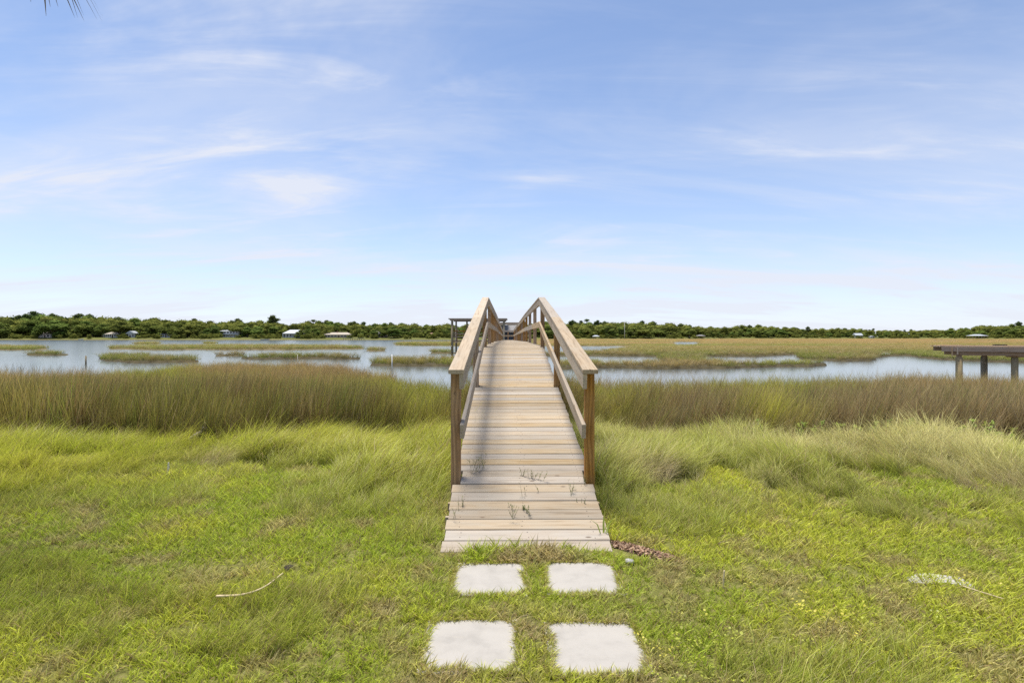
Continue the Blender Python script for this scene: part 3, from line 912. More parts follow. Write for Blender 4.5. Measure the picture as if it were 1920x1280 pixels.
# runners creeping over the slab edges
ex, ey, er = [], [], []
for (x_, y_, _) in PAV:
    for i in range(520):
        tt = random.uniform(0, 4); sd_, q = int(tt), (tt % 1) * 2 - 1
        nz = float(vnoise(np.array([tt * 4.3 + x_ * 7]), np.array([y_ * 5.0]), 47)[0])
        inset = .11 * max(0, nz - .42) + .075 * max(0, abs(q) - .74) / .26
        rr_ = (.262 if sd_ == 0 else .256) - inset * random.random() ** .7
        lx, ly = [(q * .25, -rr_), (rr_, q * .25), (q * .25, rr_), (-rr_, q * .25)][sd_]
        ex.append(x_ + lx); ey.append(y_ + ly); er.append(math.atan2(-ly, -lx) + random.gauss(0, .6))
ex, ey = np.array(ex), np.array(ey); n = len(ex)
ec = blend((.47, .53, .05), (.62, .52, .20), RNG.random(n) ** 2)
edge_t = [tuft_mesh('edge_tuft', 9, .062, .0078, .022, 1.4, 150 + i, dry=.18, up=.9, lean=.5, segs=3) for i in range(5)]
scatter('slab_edge_grass', edge_t, np.stack([ex, ey, np.full(n, .004)], -1), np.stack([RNG.normal(0, .15, n), RNG.normal(0, .15, n), np.array(er)], -1),
        iso(RNG.uniform(.42, .85, n)), vary(ec * .75), vary(ec), 'lawn runners creeping over the edges of the concrete slabs', 'grass')

# finer, taller wisps growing through the lawn in drifts
X, Y = area(15000, 2.3, 6.8, .8)
drift = fbm(X * .75 + 3, Y * .9, 61)
keep = (drift > .52 - .12 * sstep(3.5, 6, Y)) & ~on_dock(X, Y, .72, 3.9) & (Y < lawn_end(X, Y) + .8)
keep &= ~((np.abs(X - .12) < .85) & (Y < 4.3))
X, Y = X[keep], Y[keep]; n = len(X)
t = RNG.random(n)
tipc = blend((0.46, 0.56, 0.05), (0.58, 0.56, 0.12), t)
wisp_t = [tuft_mesh('wisp_tuft', 16, .17, .0034, .035, 1.1, 200 + i, dry=.15, up=.45, lean=.35) for i in range(6)]
flow = fbm(X * .5, Y * .5, 63) * 6 - 2.2
scatter('wispy_grass', wisp_t, np.stack([X, Y, height(X, Y)], -1), np.stack([RNG.normal(0, .12, n), RNG.normal(0, .12, n), flow + RNG.normal(0, .4, n)], -1),
        iso(RNG.uniform(.55, 1.25, n)), vary(tipc * .65), vary(tipc), 'thin wispy taller grass growing in drifts through the lawn', 'grass')

# LONG SOFT GRASS between lawn and rushes
X, Y = area(27000, 4.4, 11.5, 1.0)
keep = (Y > lawn_end(X, Y) - .25 + RNG.normal(0, .22, len(X))) & (Y < rush_start(X, Y) + .55 + RNG.normal(0, .2, len(X))) & ~on_dock(X, Y, .82)
hollow = fbm(X * 1.25, Y * 1.25, 71)
keep &= ~((hollow < .36) & (RNG.random(len(X)) < .92))
tuss = fbm(X * 2.1 + 4, Y * 2.6, 77, 2)
keep &= (tuss > .36) | (RNG.random(len(X)) < .18)
X, Y = X[keep], Y[keep]; n = len(X); hollow = hollow[keep]; tuss = tuss[keep]
u, v = uv(X, Y)
right = sstep(940, 1150, u)
f1 = fbm(X * .8, Y * .8, 73)
lc = blend((0.50, 0.555, 0.055), (0.68, 0.65, 0.095), f1)
rc = blend((0.52, 0.54, 0.085), (0.72, 0.66, 0.25), sstep(.35, .65, f1))
tipc = lc * (1 - right[:, None]) + rc * right[:, None]
dead = blob(X, Y, 1340, 918, .55, .35) + blob(X, Y, 1215, 905, .35, .25) * .8 + blob(X, Y, 1830, 925, .7, .3) * .8 + blob(X, Y, 370, 880, .45, .35) + blob(X, Y, 1760, 930, .5, .3) * .5
dead = np.clip(dead * RNG.uniform(.5, 1.3, n), 0, 1)
tipc = tipc * (1 - dead[:, None]) + np.array([.66, .52, .33])[None] * dead[:, None]
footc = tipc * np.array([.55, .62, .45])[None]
# blown about in big swirls
flow = np.where(u < 940, fbm(X * .42 + 5, Y * .6, 75) * 3.4 - 1.2, fbm(X * .45 + 9, Y * .6, 76) * 5 - .6)
sz = .72 * RNG.uniform(.7, 1.2, n) * (.50 + .55 * sstep(0, 1.6, Y - lawn_end(X, Y))) * (1 - (.30 + .32 * right) * sstep(-1.3, .1, Y - rush_start(X, Y))) * (.28 + 1.45 * hollow) * (.55 + .85 * tuss) * (1 - .35 * dead) * (1 - .12 * right)
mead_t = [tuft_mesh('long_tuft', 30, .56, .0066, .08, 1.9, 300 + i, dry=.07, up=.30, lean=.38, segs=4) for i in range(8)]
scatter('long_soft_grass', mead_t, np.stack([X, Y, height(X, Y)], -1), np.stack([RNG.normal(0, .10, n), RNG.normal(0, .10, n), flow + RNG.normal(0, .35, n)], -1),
        iso(sz), vary(footc, .1), vary(tipc, .1), 'long soft yellow-green grass bent by the wind between lawn and rushes', 'grass')

# RUSHES: tall dark belt with brown tips
X, Y = area(17000, 8.0, 15.5, .7)
rs = rush_start(X, Y)
keep = (RNG.random(len(X)) > sstep(11.5, 15.5, Y)) & (Y > rs + RNG.normal(0, .12, len(X))) & ~on_dock(X, Y, .80)
u, v = uv(X, Y)
# on both sides of the ramp a lower green gap
gap = np.exp(-((u - 790) / 75) ** 2) + np.exp(-((u - 1135) / 55) ** 2) * .9 + np.exp(-((u - 20) / 70) ** 2) * .6 * (Y < 11)
keep &= RNG.random(len(X)) > gap * .8
X, Y, u, gap = X[keep], Y[keep], u[keep], gap[keep]; n = len(X)
f1 = fbm(X * .55, Y * .55, 83); f2 = fbm(X * 1.6, Y * 1.6, 84)
rt = sstep(980, 1300, u)
tipL = blend((0.38, 0.35, 0.065), (0.52, 0.36, 0.12), sstep(.35, .68, f1))
tipR = blend((0.50, 0.36, 0.15), (0.60, 0.44, 0.22), f1)
tipc = tipL * (1 - rt[:, None]) + tipR * rt[:, None]
pal = np.array([[.60, .47, .20], [.36, .21, .09], [.33, .33, .06], [.34, .42, .06], [.48, .33, .13]])
pick_ = RNG.integers(0, 5, n)
mixp = np.clip(RNG.uniform(.1, .8, n) + (f2 - .5), 0, 1)[:, None]
tipc = (tipc * (1 - mixp) + pal[pick_] * mixp) * .86
green = np.clip(blob(X, Y, 1430, 822, .55, .8, -.25) * 1.3 + gap * .7, 0, 1) * RNG.uniform(.5, 1, n)
tipc = tipc * (1 - green[:, None]) + np.array([.58, .56, .07])[None] * green[:, None]
footc = blend((0.034, 0.045, 0.011), (0.058, 0.040, 0.017), sstep(.3, .7, f2))  # dark green low stems, with the shade at the belt's base painted in
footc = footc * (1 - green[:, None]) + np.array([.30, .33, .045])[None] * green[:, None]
sz = RNG.uniform(.75, 1.15, n) * (.72 + .42 * f1) * (1 - .42 * np.clip(gap, 0, 1)) * (1 - .30 * sstep(12.5, 17.5, Y)) * (.90 + .10 * sstep(0, 1.2, Y - rush_start(X, Y)))
sz *= (1 - .20 * rt) * .93 * (.62 + .78 * f2) * RNG.uniform(.8, 1.15, n)
f3 = fbm(X * .9, Y * .25, 86)
sz *= .80 + .42 * f3
sz = np.minimum(sz, RNG.uniform(.80, 1.0, n))
flow = np.where(u > 960, .2, .5) + RNG.normal(0, .7, n)
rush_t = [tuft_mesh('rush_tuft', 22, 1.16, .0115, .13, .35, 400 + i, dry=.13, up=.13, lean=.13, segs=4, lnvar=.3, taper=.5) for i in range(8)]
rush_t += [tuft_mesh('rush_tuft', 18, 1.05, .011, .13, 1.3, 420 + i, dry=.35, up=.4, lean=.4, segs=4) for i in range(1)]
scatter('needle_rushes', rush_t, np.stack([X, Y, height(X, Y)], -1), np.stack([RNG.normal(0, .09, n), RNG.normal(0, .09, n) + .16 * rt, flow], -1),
        iso(sz), vary(footc), vary(tipc), 'belt of tall dark needle rushes with brown tips behind the long grass', 'rushes')

# dead straw lying flat at the foot of the rushes
X, Y = area(1700, 8.4, 11.0, 1.0)
keep = (np.abs(Y - rush_start(X, Y) - .05) < .4) & ~on_dock(X, Y, .85) & (fbm(X * 1.1, Y * 1.1, 91) > .46)
X, Y = X[keep], Y[keep]; n = len(X)
straw_t = [tuft_mesh('straw_tuft', 9, .62, .007, .12, .7, 500 + i, dry=1.0, up=1.15, segs=3) for i in range(4)]
c = blend((.34, .27, .19), (.44, .38, .29), RNG.random(n))
scatter('dead_straw', straw_t, np.stack([X, Y, height(X, Y) + .04], -1), up_rot(n, .25), iso(RNG.uniform(.5, 1.0, n)), c * .7, c, 'bleached dead stalks fallen along the foot of the rushes', 'straw')

# MARSH GRASS behind the rushes, on the islets and over the far flats
def marsh(n, y0, y1, p):
    X, Y = area(n, y0, y1, p)
    keep = land(X, Y) & ~on_dock(X, Y, .85)
    sh = np.interp(960 + F * X / Y, SHORE_U, SHORE_D)
    keep &= Y < np.where(960 + F * X / Y < 1000, sh - 8, sh + 2)
    return X[keep], Y[keep]
X1, Y1 = marsh(17000, 11.8, 36, .8)
X2, Y2 = marsh(80000, 26, 720, -.55)
X, Y = np.concatenate([X1, X2]), np.concatenate([Y1, Y2]); n = len(X)
u, v = uv(X, Y, WZ)
far = sstep(34, 60, Y)
f1 = fbm(X * .22, Y * .22, 101); f2 = fbm(X * .02, Y * .045, 102, 4)
near_c = blend((0.52, 0.51, 0.06), (0.62, 0.42, 0.17), sstep(.40, .66, f1))
isl_c = blend((0.31, 0.34, 0.06), (0.40, 0.30, 0.10), sstep(.4, .68, f1))
far_c = blend((0.31, 0.33, 0.07), (0.54, 0.35, 0.16), np.clip(sstep(.36, .60, f2) * .75 + .5 * sstep(90, 240, Y) - .15, 0, 1))
fr = sstep(70, 110, Y) * (u > 1000)
base = near_c * (1 - far[:, None]) + isl_c * far[:, None]
tipc = base * (1 - fr[:, None]) + far_c * fr[:, None]
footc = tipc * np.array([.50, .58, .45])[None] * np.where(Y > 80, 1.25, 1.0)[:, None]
wide = np.clip(Y / 34, 1, 11)
hh = RNG.uniform(.7, 1.2, n) * np.where(Y < 36, .80 + .5 * (f1 - .5), np.where(u > 1000, .46, .60)) * np.where((Y > 36) & (u < 1000), 1.0 + .35 * sstep(80, 160, Y), 1.0)
# shorter towards the tips of the islets
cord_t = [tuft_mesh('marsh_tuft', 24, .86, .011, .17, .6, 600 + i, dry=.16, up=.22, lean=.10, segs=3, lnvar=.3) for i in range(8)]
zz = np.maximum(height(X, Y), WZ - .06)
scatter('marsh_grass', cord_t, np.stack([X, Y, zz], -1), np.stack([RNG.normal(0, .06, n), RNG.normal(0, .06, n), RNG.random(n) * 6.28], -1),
        np.stack([wide, wide, hh * np.clip(wide, 1, 1.12)], -1), vary(footc), vary(tipc), 'green and brown marsh grass along the water, on the islets and the far flats', 'marsh grass')

# thin reeds standing in the shallow water off the bank
X, Y = area(2600, 20, 48, .6)
u, v = uv(X, Y, WZ)
edge = np.interp(u, EDGE_U, EDGE_D)
keep = (Y > edge) & (Y < edge + 3.5 + 11 * (u < 330)) & ~on_dock(X, Y, .9) & (fbm(X * .4, Y * .25, 111) > .45)
X, Y = X[keep], Y[keep]; n = len(X)
c = blend((.13, .14, .045), (.20, .15, .07), RNG.random(n))
reed_t = [tuft_mesh('reed_tuft', 6, .85, .012, .22, .3, 700 + i, up=.14, segs=3) for i in range(4)]
scatter('water_reeds', reed_t, np.stack([X, Y, np.full(n, WZ - .15)], -1), up_rot(n, .06), iso(RNG.uniform(.45, 1.0, n)), c * .6, c, 'sparse thin reeds standing in the shallow water off the near bank', 'reeds')

# round-leaved ground cover, yellow-green, in the lawn at lower right
X, Y = area(16000, 2.2, 4.6, .8)
wgt = blob(X, Y, 1800, 1165, .75, .35) * 1.0 + blob(X, Y, 1720, 1125, .3, .12) * .5 + blob(X, Y, 1290, 1245, .32, .30) * .9 + blob(X, Y, 1900, 1230, .6, .3) * .5
keep = (RNG.random(len(X)) < wgt * .30) & (fbm(X * 6, Y * 6, 121) > .42)
X, Y = X[keep], Y[keep]; n = len(X)
for (x_, y_, _) in PAV:
    k2 = np.maximum(np.abs(X - x_), np.abs(Y - y_)) > .26
    X, Y = X[k2], Y[k2]
n = len(X)
c = blend((.46, .50, .07), (.70, .62, .10), sstep(.4, .7, fbm(X * 4, Y * 4, 123)))
pad_t = [pad_mesh('pad', 5, 800 + i) for i in range(6)]
scatter('clover_ground_cover', pad_t, np.stack([X, Y, height(X, Y)], -1), up_rot(n, .12), iso(RNG.uniform(.7, 1.1, n)), c, vary(c), 'low round-leaved yellow-green ground cover in the lawn at lower right', 'ground cover')

# dry leaves beside the foot of the ramp
V, Fc, T = [], [], []
r = random.Random(5)
for i in range(900):
    a = r.uniform(0, 6.28); q = math.sqrt(r.random())
    lx, ly = q * math.cos(a) * .34, q * math.sin(a) * .17
    x = .95 + lx * .80 - ly * .55; y = 4.20 - lx * .52 + ly * .85
    if abs(x - dock_x(y)) < HW + .03 and y > 4.02: continue
    z0 = float(height(np.array([x]), np.array([y]))[0]) + r.uniform(.003, .018) * (1.2 - q)
    th = r.uniform(0, 6.28); w = r.uniform(.006, .013); L = r.uniform(.014, .032)
    rm = Matrix.Rotation(th, 3, 'Z') @ Matrix.Rotation(r.gauss(0, .5), 3, 'X') @ Matrix.Rotation(r.gauss(0, .5), 3, 'Y')
    b0 = len(V)
    for (a_, b_, c_) in ((-L, 0, 0), (-L * .3, -w, .004), (L * .4, -w * .8, .004), (L, 0, .002), (L * .4, w * .8, .004), (-L * .3, w, .004)):
        V.append(Vector((x, y, z0 + .004)) + rm @ Vector((a_, b_, c_)))
        T.append(0)
    tn = r.uniform(.5, 1.5)
    T[-6:] = [tn] * 6
    Fc.append(tuple(range(b0, b0 + 6)))
lm = mesh('leaf_litter', V, Fc, M['litter'])
a_ = lm.attributes.new('tone', 'FLOAT', 'POINT'); a_.data.foreach_set('value', T)
tag(link('leaf_litter', lm), 'heap of brown dry leaves beside the right foot of the ramp', 'leaf litter', kind='stuff')

# ------------------------------------------------------------------ small things in the grass
def tone_attr(me, val=1.0):
    a = me.attributes.new('tone', 'FLOAT', 'POINT'); a.data.foreach_set('value', [val] * len(me.vertices))
    return me

def smooth_path(pts, n=6):
    out = []
    for i in range(len(pts) - 1):
        p0, p1, p2, p3 = pts[max(i-1, 0)], pts[i], pts[i+1], pts[min(i+2, len(pts)-1)]
        for k in range(n):
            t = k / n
            out.append(0.5 * ((2 * p1) + (p2 - p0) * t + (2*p0 - 5*p1 + 4*p2 - p3) * t*t + (3*p1 - p0 - 3*p2 + p3) * t**3))
    out.append(pts[-1])
    return out
pth = smooth_path([P(406, 1117, .055), P(455, 1114, .06), P(495, 1100, .065), P(530, 1074, .05)])
tag(MB().tube(pth, [.008 - .004 * i / len(pth) for i in range(len(pth))], 7).build('dry_stalk', M['straw'], None, True), 'long curved pale dry stalk lying on the lawn at lower left', 'stalk')
b = P(1357, 1104, 0)
pth = smooth_path([b, b + Vector((-.002, .0, .05)), b + Vector((.004, 0, .12))])
tag(MB().tube(pth, [.0055, .0055] + [.005] * (len(pth) - 2), 6).build('twig', M['straw'], None, True), 'short pale twig standing upright in the lawn right of the slabs', 'twig')
b = P(314, 890, .05)
tag(MB().tube([b, b + Vector((.01, 0, .07)), b + Vector((.012, 0, .14))], [.014, .012, .008], 5).build('wood_chip', M['bone'], None), 'small white wood chip standing in the flattened grass at left', 'wood chip')
pth = smooth_path([P(1805, 1098, .04), P(1840, 1109, .05), P(1882, 1122, .04)])
tag(MB().tube(pth, [.003] * len(pth), 6).build('twig', M['straw'], None, True), 'thin pale twig lying beside the flat grey stone at right', 'twig')
# driftwood before the rushes
dz = -.02
dd = 8.3
def dpt(x, y): return Vector(((x - 960) / F * dd, dd, CAMZ - (y - HOR) / F * dd))
pth = smooth_path([dpt(344, 842), dpt(354, 828), dpt(366, 818), dpt(379, 811), dpt(384, 800)], 5)
dw = MB().tube(pth, [.022 + .016 * math.sin(i * 1.7) ** 2 + .012 * (5 < i < 16) for i in range(len(pth))], 8)
dw.tube([dpt(379, 811), dpt(386, 796), dpt(383, 790)], [.02, .014, .006], 6)
dw.tube([dpt(360, 823), dpt(372, 826)], [.018, .008], 6)
tag(dw.build('driftwood', M['drift'], None, True), 'gnarled grey driftwood branch leaning at the foot of the left rushes', 'driftwood')
# flat stone
outl = [(1700, 1083), (1714, 1076), (1740, 1075), (1770, 1079), (1800, 1082), (1816, 1092), (1834, 1104), (1822, 1106), (1800, 1097), (1770, 1093), (1740, 1095), (1712, 1093)]
top = [P(x, y, .012) for x, y in outl]
cen = sum(top, Vector()) / len(top)
vs = [cen + (p - cen) * .97 + Vector((0, 0, .006)) for p in top] + top + [Vector((p.x, p.y, -.06)) for p in top]
N = len(top)
fs = [tuple(range(N))[::-1]] + [(i, (i + 1) % N, N + (i + 1) % N, N + i) for i in range(N)] + [(N + i, N + (i + 1) % N, 2*N + (i + 1) % N, 2*N + i) for i in range(N)]
tag(link('flat_stone', mesh('flat_stone', vs, fs, M['stone_white'])), 'flat grey-white stone half grown over in the lawn at right', 'stone')
# white pebble
def rock(name, c, sx, sy, sz_, mat, seed):
    r = random.Random(seed); vs, fs = [], []
    na, nb_ = 10, 6
    for i in range(nb_ + 1):
        ph = math.pi * i / nb_
        for k_ in range(na):
            a = 2 * math.pi * k_ / na; q = r.uniform(.82, 1.12)
            vs.append((sx * q * math.sin(ph) * math.cos(a), sy * q * math.sin(ph) * math.sin(a), sz_ * (q if 0 < i < nb_ else 1) * math.cos(ph)))
    for i in range(nb_):
        for k_ in range(na):
            fs.append((i*na + k_, (i+1)*na + k_, (i+1)*na + (k_+1) % na, i*na + (k_+1) % na))
    return link(name, mesh(name, vs, fs, mat, True), None, c)
tag(rock('pebble', P(1180, 1052, .02), .036, .028, .022, M['stone_white'], 4), 'white pebble in the grass at the right foot of the ramp', 'pebble')
tag(rock('soil_mound', P(541, 1066, .0), .045, .045, .026, M['soil'], 9), 'small dark mound of soil at the end of the dry stalk', 'soil mound')

# weeds that grow up between the planks
def weed(x, y, hgt, nst, spread, label, seed, leafy=0.5):
    r = random.Random(seed)
    s_ = 4.2
    for _ in range(40):          # where the sight line meets the ramp
        s_ += .0
        d_ = s_
        break
    ss = np.linspace(4.1, 12, 4000)
    vv = HOR + (CAMZ - np.interp(ss, [4.10, 5.24, 8.64, 12.1], [-0.012, 0.28, 0.851, 1.404])) * F / ss
    s_ = float(ss[np.argmin(np.abs(vv - y))])
    # into the nearest joint
    base = Vector(((x - 960) / F * s_, s_, deck_z(s_) - .01))
    root = empty('deck_weed', base, r.uniform(0, 6), label, 'weed', 'weeds growing between the ramp planks')
    st = MB(); lf = MB()
    for i in range(nst):
        a = r.uniform(0, 6.28); L = hgt * r.uniform(.6, 1.1); o_ = Vector((r.uniform(-1, 1) * spread * .25, r.uniform(-.004, .004), 0))
        d = Vector((math.cos(a) * spread, math.sin(a) * spread * .6, 1)).normalized()
        pts = [o_, o_ + d * L * .4, o_ + d * L * .7 + Vector((0, 0, L * .03)), o_ + d * L]
        st.tube(pts, [.0016, .0014, .001, .0006], 4)
        for k_ in range(int(5 * leafy * 2)):
            t = r.uniform(.25, 1); p = o_ + d * L * t
            b_ = Vector((r.gauss(0, 1), r.gauss(0, 1), r.uniform(.2, 1.2))).normalized(); q = r.uniform(.02, .05) * (hgt / .15)
            sd_ = b_.cross(Vector((0, 0, 1))).normalized() * .0022 * (1 + leafy)
            lf.poly([p, p + b_ * q * .5 + sd_, p + b_ * q, p + b_ * q * .5 - sd_], [(0, 1, 2, 3)])
    link('stem', tone_attr(st.mesh('stem', M['weedleaf'])), root)
    if lf.v: link('leaf_sprays', tone_attr(lf.mesh('leaf_sprays', M['weedleaf'])), root)
    return root
weed(893, 884, .20, 9, .45, 'tall wiry weed growing from the ramp beside the left front post', 1, .5)
weed(997, 896, .10, 10, .5, 'small green weed tuft in the middle of the ramp just above the wider planks', 2, .7)
weed(1072, 925, .11, 6, .5, 'thin weed near the right end of the second wide plank', 3, .3)
weed(1096, 905, .10, 4, .3, 'thin sprig at the foot of the right front post', 4, .3)
weed(1002, 925, .12, 3, .6, 'single thin sprig in the middle of the second wide plank', 5, .3)
weed(960, 960, .10, 9, .8, 'dry brownish weed in the middle of the lower ramp', 6, .3)
weed(987, 960, .07, 8, .4, 'small dense green sprig beside the dry weed in mid ramp', 7, .9)
weed(860, 960, .14, 6, .6, 'pale thin weed at the left edge of the lower ramp', 8, .3)
weed(1092, 942, .07, 4, .3, 'tiny sprig near the right edge of the third wide plank', 9, .3)
def blade_plant(x, y, z, label, seed):
    r = random.Random(seed)
    root = empty('grass_sprout', P(x, y, z), 0, label, 'grass')
    for i in range(6):
        a = r.uniform(0, 6.28); L = r.uniform(.10, .21); d = Vector((math.cos(a) * .45, math.sin(a) * .3, 1)).normalized()
        sd_ = Vector((.0045, .001, 0)); c = Vector((0, 0, -.35)) * L * .3; o_ = Vector((r.uniform(-.03, .03), 0, 0))
        pts = [o_ - sd_, o_ + sd_, o_ + d * L * .55 + sd_, o_ + d * L * .55 - sd_, o_ + d * L + c + Vector((math.cos(a), 0, 0)) * L * .3]
        link('blade', tone_attr(mesh('blade', pts, [(0, 1, 2, 3), (3, 2, 4)], M['bushleaf'])), root)
blade_plant(1133, 1002, .05, 'broad-bladed green grass sprout at the right edge of the lower ramp', 3)

# leafy plants at the foot of the right-hand rushes
def leafy_plant(base, hgt, seed, label):
    r = random.Random(seed)
    root = empty('leafy_plant', base, 0, label, 'plant', 'leafy plants at the foot of the right rushes')
    for i in range(r.randint(3, 5)):
        a = r.uniform(0, 6.28); L = hgt * r.uniform(.65, 1.1); d = Vector((math.cos(a) * .35, math.sin(a) * .35, 1)).normalized()
        o_ = Vector((r.uniform(-.06, .06), r.uniform(-.05, .05), 0))
        link('stem', MB().tube([o_, o_ + d * L * .5, o_ + d * L], [.006, .005, .004], 5).mesh('stem', M['trunk']), root)
        lf = MB()
        for k_ in range(22):
            t = 1 - .55 * r.random() ** 1.6; p = o_ + d * L * t; b_ = Vector((r.gauss(0, 1), r.gauss(0, 1), r.uniform(.1, 1.4))).normalized()
            q = r.uniform(.045, .085); sd_ = b_.cross(Vector((.1, .2, 1))).normalized() * q * .22
            lf.poly([p, p + b_ * q * .55 + sd_, p + b_ * q, p + b_ * q * .55 - sd_], [(0, 1, 2, 3)])
        link('leaves', tone_attr(lf.mesh('leaves', M['bushleaf']), r.uniform(.75, 1.15)), root)
    return root
LP = [(1340, 812), (1500, 828), (1545, 812), (1590, 826), (1625, 806), (1655, 800), (1690, 800), (1715, 806), (1735, 826), (1765, 812), (1800, 834), (1840, 826), (1880, 836), (1430, 806)]
NTH = ['first', 'second', 'third', 'fourth', 'fifth', 'sixth', 'seventh', 'eighth', 'ninth', 'tenth', 'eleventh', 'twelfth', 'thirteenth', 'fourteenth', 'fifteenth', 'sixteenth', 'seventeenth', 'eighteenth', 'nineteenth', 'twentieth']
for i, (x, y) in enumerate(sorted(LP)):
    d_ = float(rush_start(np.array([(x - 960) / F * 9]), np.array([9.0]))[0]) - .28 + random.uniform(-.15, .15)
    X_ = (x - 960) / F * d_
    zg = float(height(np.array([X_]), np.array([d_]))[0])
    zt_ = CAMZ - (y - 8 - HOR) / F * d_
    leafy_plant((X_, d_, zg), max(.42, min(.68, zt_ - zg)), 40 + i, 'bright leafy plant before the right rushes, %s of them counted from the boardwalk' % NTH[i])

# stakes in the water
def stake(name, x, ytop, ybase, r_, mat, label, cat, lean=0.0):
    b_ = P(x, ybase, WZ); top_ = (ybase - ytop) / F * b_.y
    tag(MB().tube([b_ + Vector((0, 0, -.5)), b_ + Vector((lean, 0, top_))], [r_, r_ * .85], 10).build(name, mat, None, True), label, cat)
stake('marker_pipe', 735, 664, 694, .034, M['pvc'], 'white plastic pipe standing in the water left of the boardwalk', 'pipe')
stake('marker_stake', 558, 664, 684, .015, M['bone'], 'thin pale stake standing in the water below the white house', 'stake')
stake('old_piling', 161, 667, 684, .07, M['piling'], 'dark broken old piling standing in the water at left', 'piling')

# ------------------------------------------------------------------ far shore: trees
def crown_mesh(name, seed, kind):
    """leaf clumps spread through a lumpy crown of about unit height (0..1) and half width ~0.5"""
    r = random.Random(seed); V, Fc, T = [], [], []
    if kind == 'oak':
        lobes = []
        for i in range(13):
            a = r.uniform(0, 6.28); q = .36 * math.sqrt(r.random())
            lobes.append((q * math.cos(a), q * math.sin(a), r.uniform(.24, .84) - q * .38, r.uniform(.14, .22)))
        lobes += [(r.uniform(-.1, .1), 0, .82, .18), (.05, 0, .5, .26)]
        per = 85
    elif kind == 'pine':
        lobes = []
        for i in range(11):
            a = r.uniform(0, 6.28); q = .27 * math.sqrt(r.random())
            lobes.append((q * math.cos(a), q * math.sin(a), r.uniform(.60, .93) - q * .4, r.uniform(.09, .14)))
        lobes.append((0, 0, .90, .11))
        per = 75
    else:                      # low bank thicket
        lobes = [(r.uniform(-.5, .5), r.uniform(-.3, .3), r.uniform(.1, .6), r.uniform(.15, .32)) for _ in range(14)]
        per = 70
    for (lx, ly, lz2, lr) in lobes:
        lt = r.uniform(.82, 1.18)
        # closed heart of each clump, uneven
        b0 = len(V)
        for i in range(5):
            for k_ in range(7):
                ph = math.pi * (i + .5) / 5; a = 2 * math.pi * (k_ + .5 * (i % 2)) / 7; q = lr * r.uniform(.62, .86)
                V.append(Vector((lx + q * 1.15 * math.sin(ph) * math.cos(a), ly + q * 1.15 * math.sin(ph) * math.sin(a), lz2 + q * .8 * math.cos(ph)))); T.append(lt)
        for i in range(4):
            for k_ in range(7):
                Fc.append((b0 + i*7 + k_, b0 + (i+1)*7 + k_, b0 + (i+1)*7 + (k_+1) % 7, b0 + i*7 + (k_+1) % 7))
        Fc.append(tuple(b0 + k_ for k_ in range(7)))
        for _ in range(per):
            d = Vector((r.gauss(0, 1), r.gauss(0, 1), r.gauss(0, 1))).normalized()
            q = lr * r.uniform(.72, 1.12)
            c = Vector((lx, ly, lz2)) + Vector((d.x * q * 1.15, d.y * q * 1.15, d.z * q * .8))
            nrm = (d + Vector((r.gauss(0, .5), r.gauss(0, .5), r.gauss(0, .5) + .3))).normalized()
            u_ = nrm.cross(Vector((r.gauss(0, 1), r.gauss(0, 1), r.gauss(0, 1)))).normalized(); w_ = nrm.cross(u_)
            sz_ = r.uniform(.016, .036) * (1.0 if kind != 'pine' else .75)
            b0 = len(V); tn = lt * r.uniform(.7, 1.3)
            for an in (0, 1.3, 2.6, 3.7, 5.0):
                V.append(c + (u_ * math.cos(an) + w_ * math.sin(an)) * sz_ * r.uniform(.6, 1.3)); T.append(tn)
            Fc.append(tuple(range(b0, b0 + 5)))
    me = mesh(name, V, Fc, M['pine'] if kind == 'pine' else M['oak'])
    a = me.attributes.new('tone', 'FLOAT', 'POINT'); a.data.foreach_set('value', T)
    return me
def trunk_mesh(seed, kind):
    r = random.Random(seed); m = MB()
    if kind == 'pine':
        m.tube([(0, 0, -.05), (.008, 0, .4), (.0, .01, .9)], [.020, .016, .008], 7)
        for i in range(6):
            a = r.uniform(0, 6.28); z_ = r.uniform(.55, .85)
            m.tube([(0, 0, z_), (math.cos(a) * .18, math.sin(a) * .18, z_ + .07)], [.007, .003], 5)
    else:
        m.tube([(0, 0, -.05), (.01, 0, .15), (.0, .01, .32)], [.040, .032, .026], 8)
        for i in range(6):
            a = r.uniform(0, 6.28); q = r.uniform(.22, .38)
            m.tube([(0, 0, r.uniform(.14, .3)), (math.cos(a) * q * .5, math.sin(a) * q * .5, .42), (math.cos(a) * q, math.sin(a) * q, r.uniform(.5, .7))], [.022, .015, .006], 6)
    return m.mesh('trunk', M['trunk'], True)
OAK = [(trunk_mesh(900 + i, 'oak'), crown_mesh('crown', 900 + i, 'oak')) for i in range(8)]
PINE = [(trunk_mesh(950 + i, 'pine'), crown_mesh('crown', 950 + i, 'pine')) for i in range(5)]
SKX = [-160, 0, 60, 100, 130, 160, 200, 250, 300, 350, 400, 440, 500, 530, 580, 640, 680, 720, 760, 800, 850, 930, 1000, 1070, 1100, 1130, 1200, 1230, 1260, 1300, 1330, 1400, 1430, 1500, 1560, 1600, 1650, 1700, 1760, 1800, 1830, 1870, 1920, 2100]
SKY = [594, 594, 587, 589, 594, 590, 594, 595, 596, 598, 601, 600, 600, 604, 602, 604, 605, 607, 605, 607, 606, 606, 604, 601, 601, 603, 602, 603, 606, 609, 613, 609, 610, 614, 615, 616, 617, 618, 617, 615, 610, 608, 606, 602]
def shore_d(x): return float(np.interp(x, SHORE_U, SHORE_D))
def ground_z(X_, Y_): return float(height(np.array([X_]), np.array([Y_]))[0])
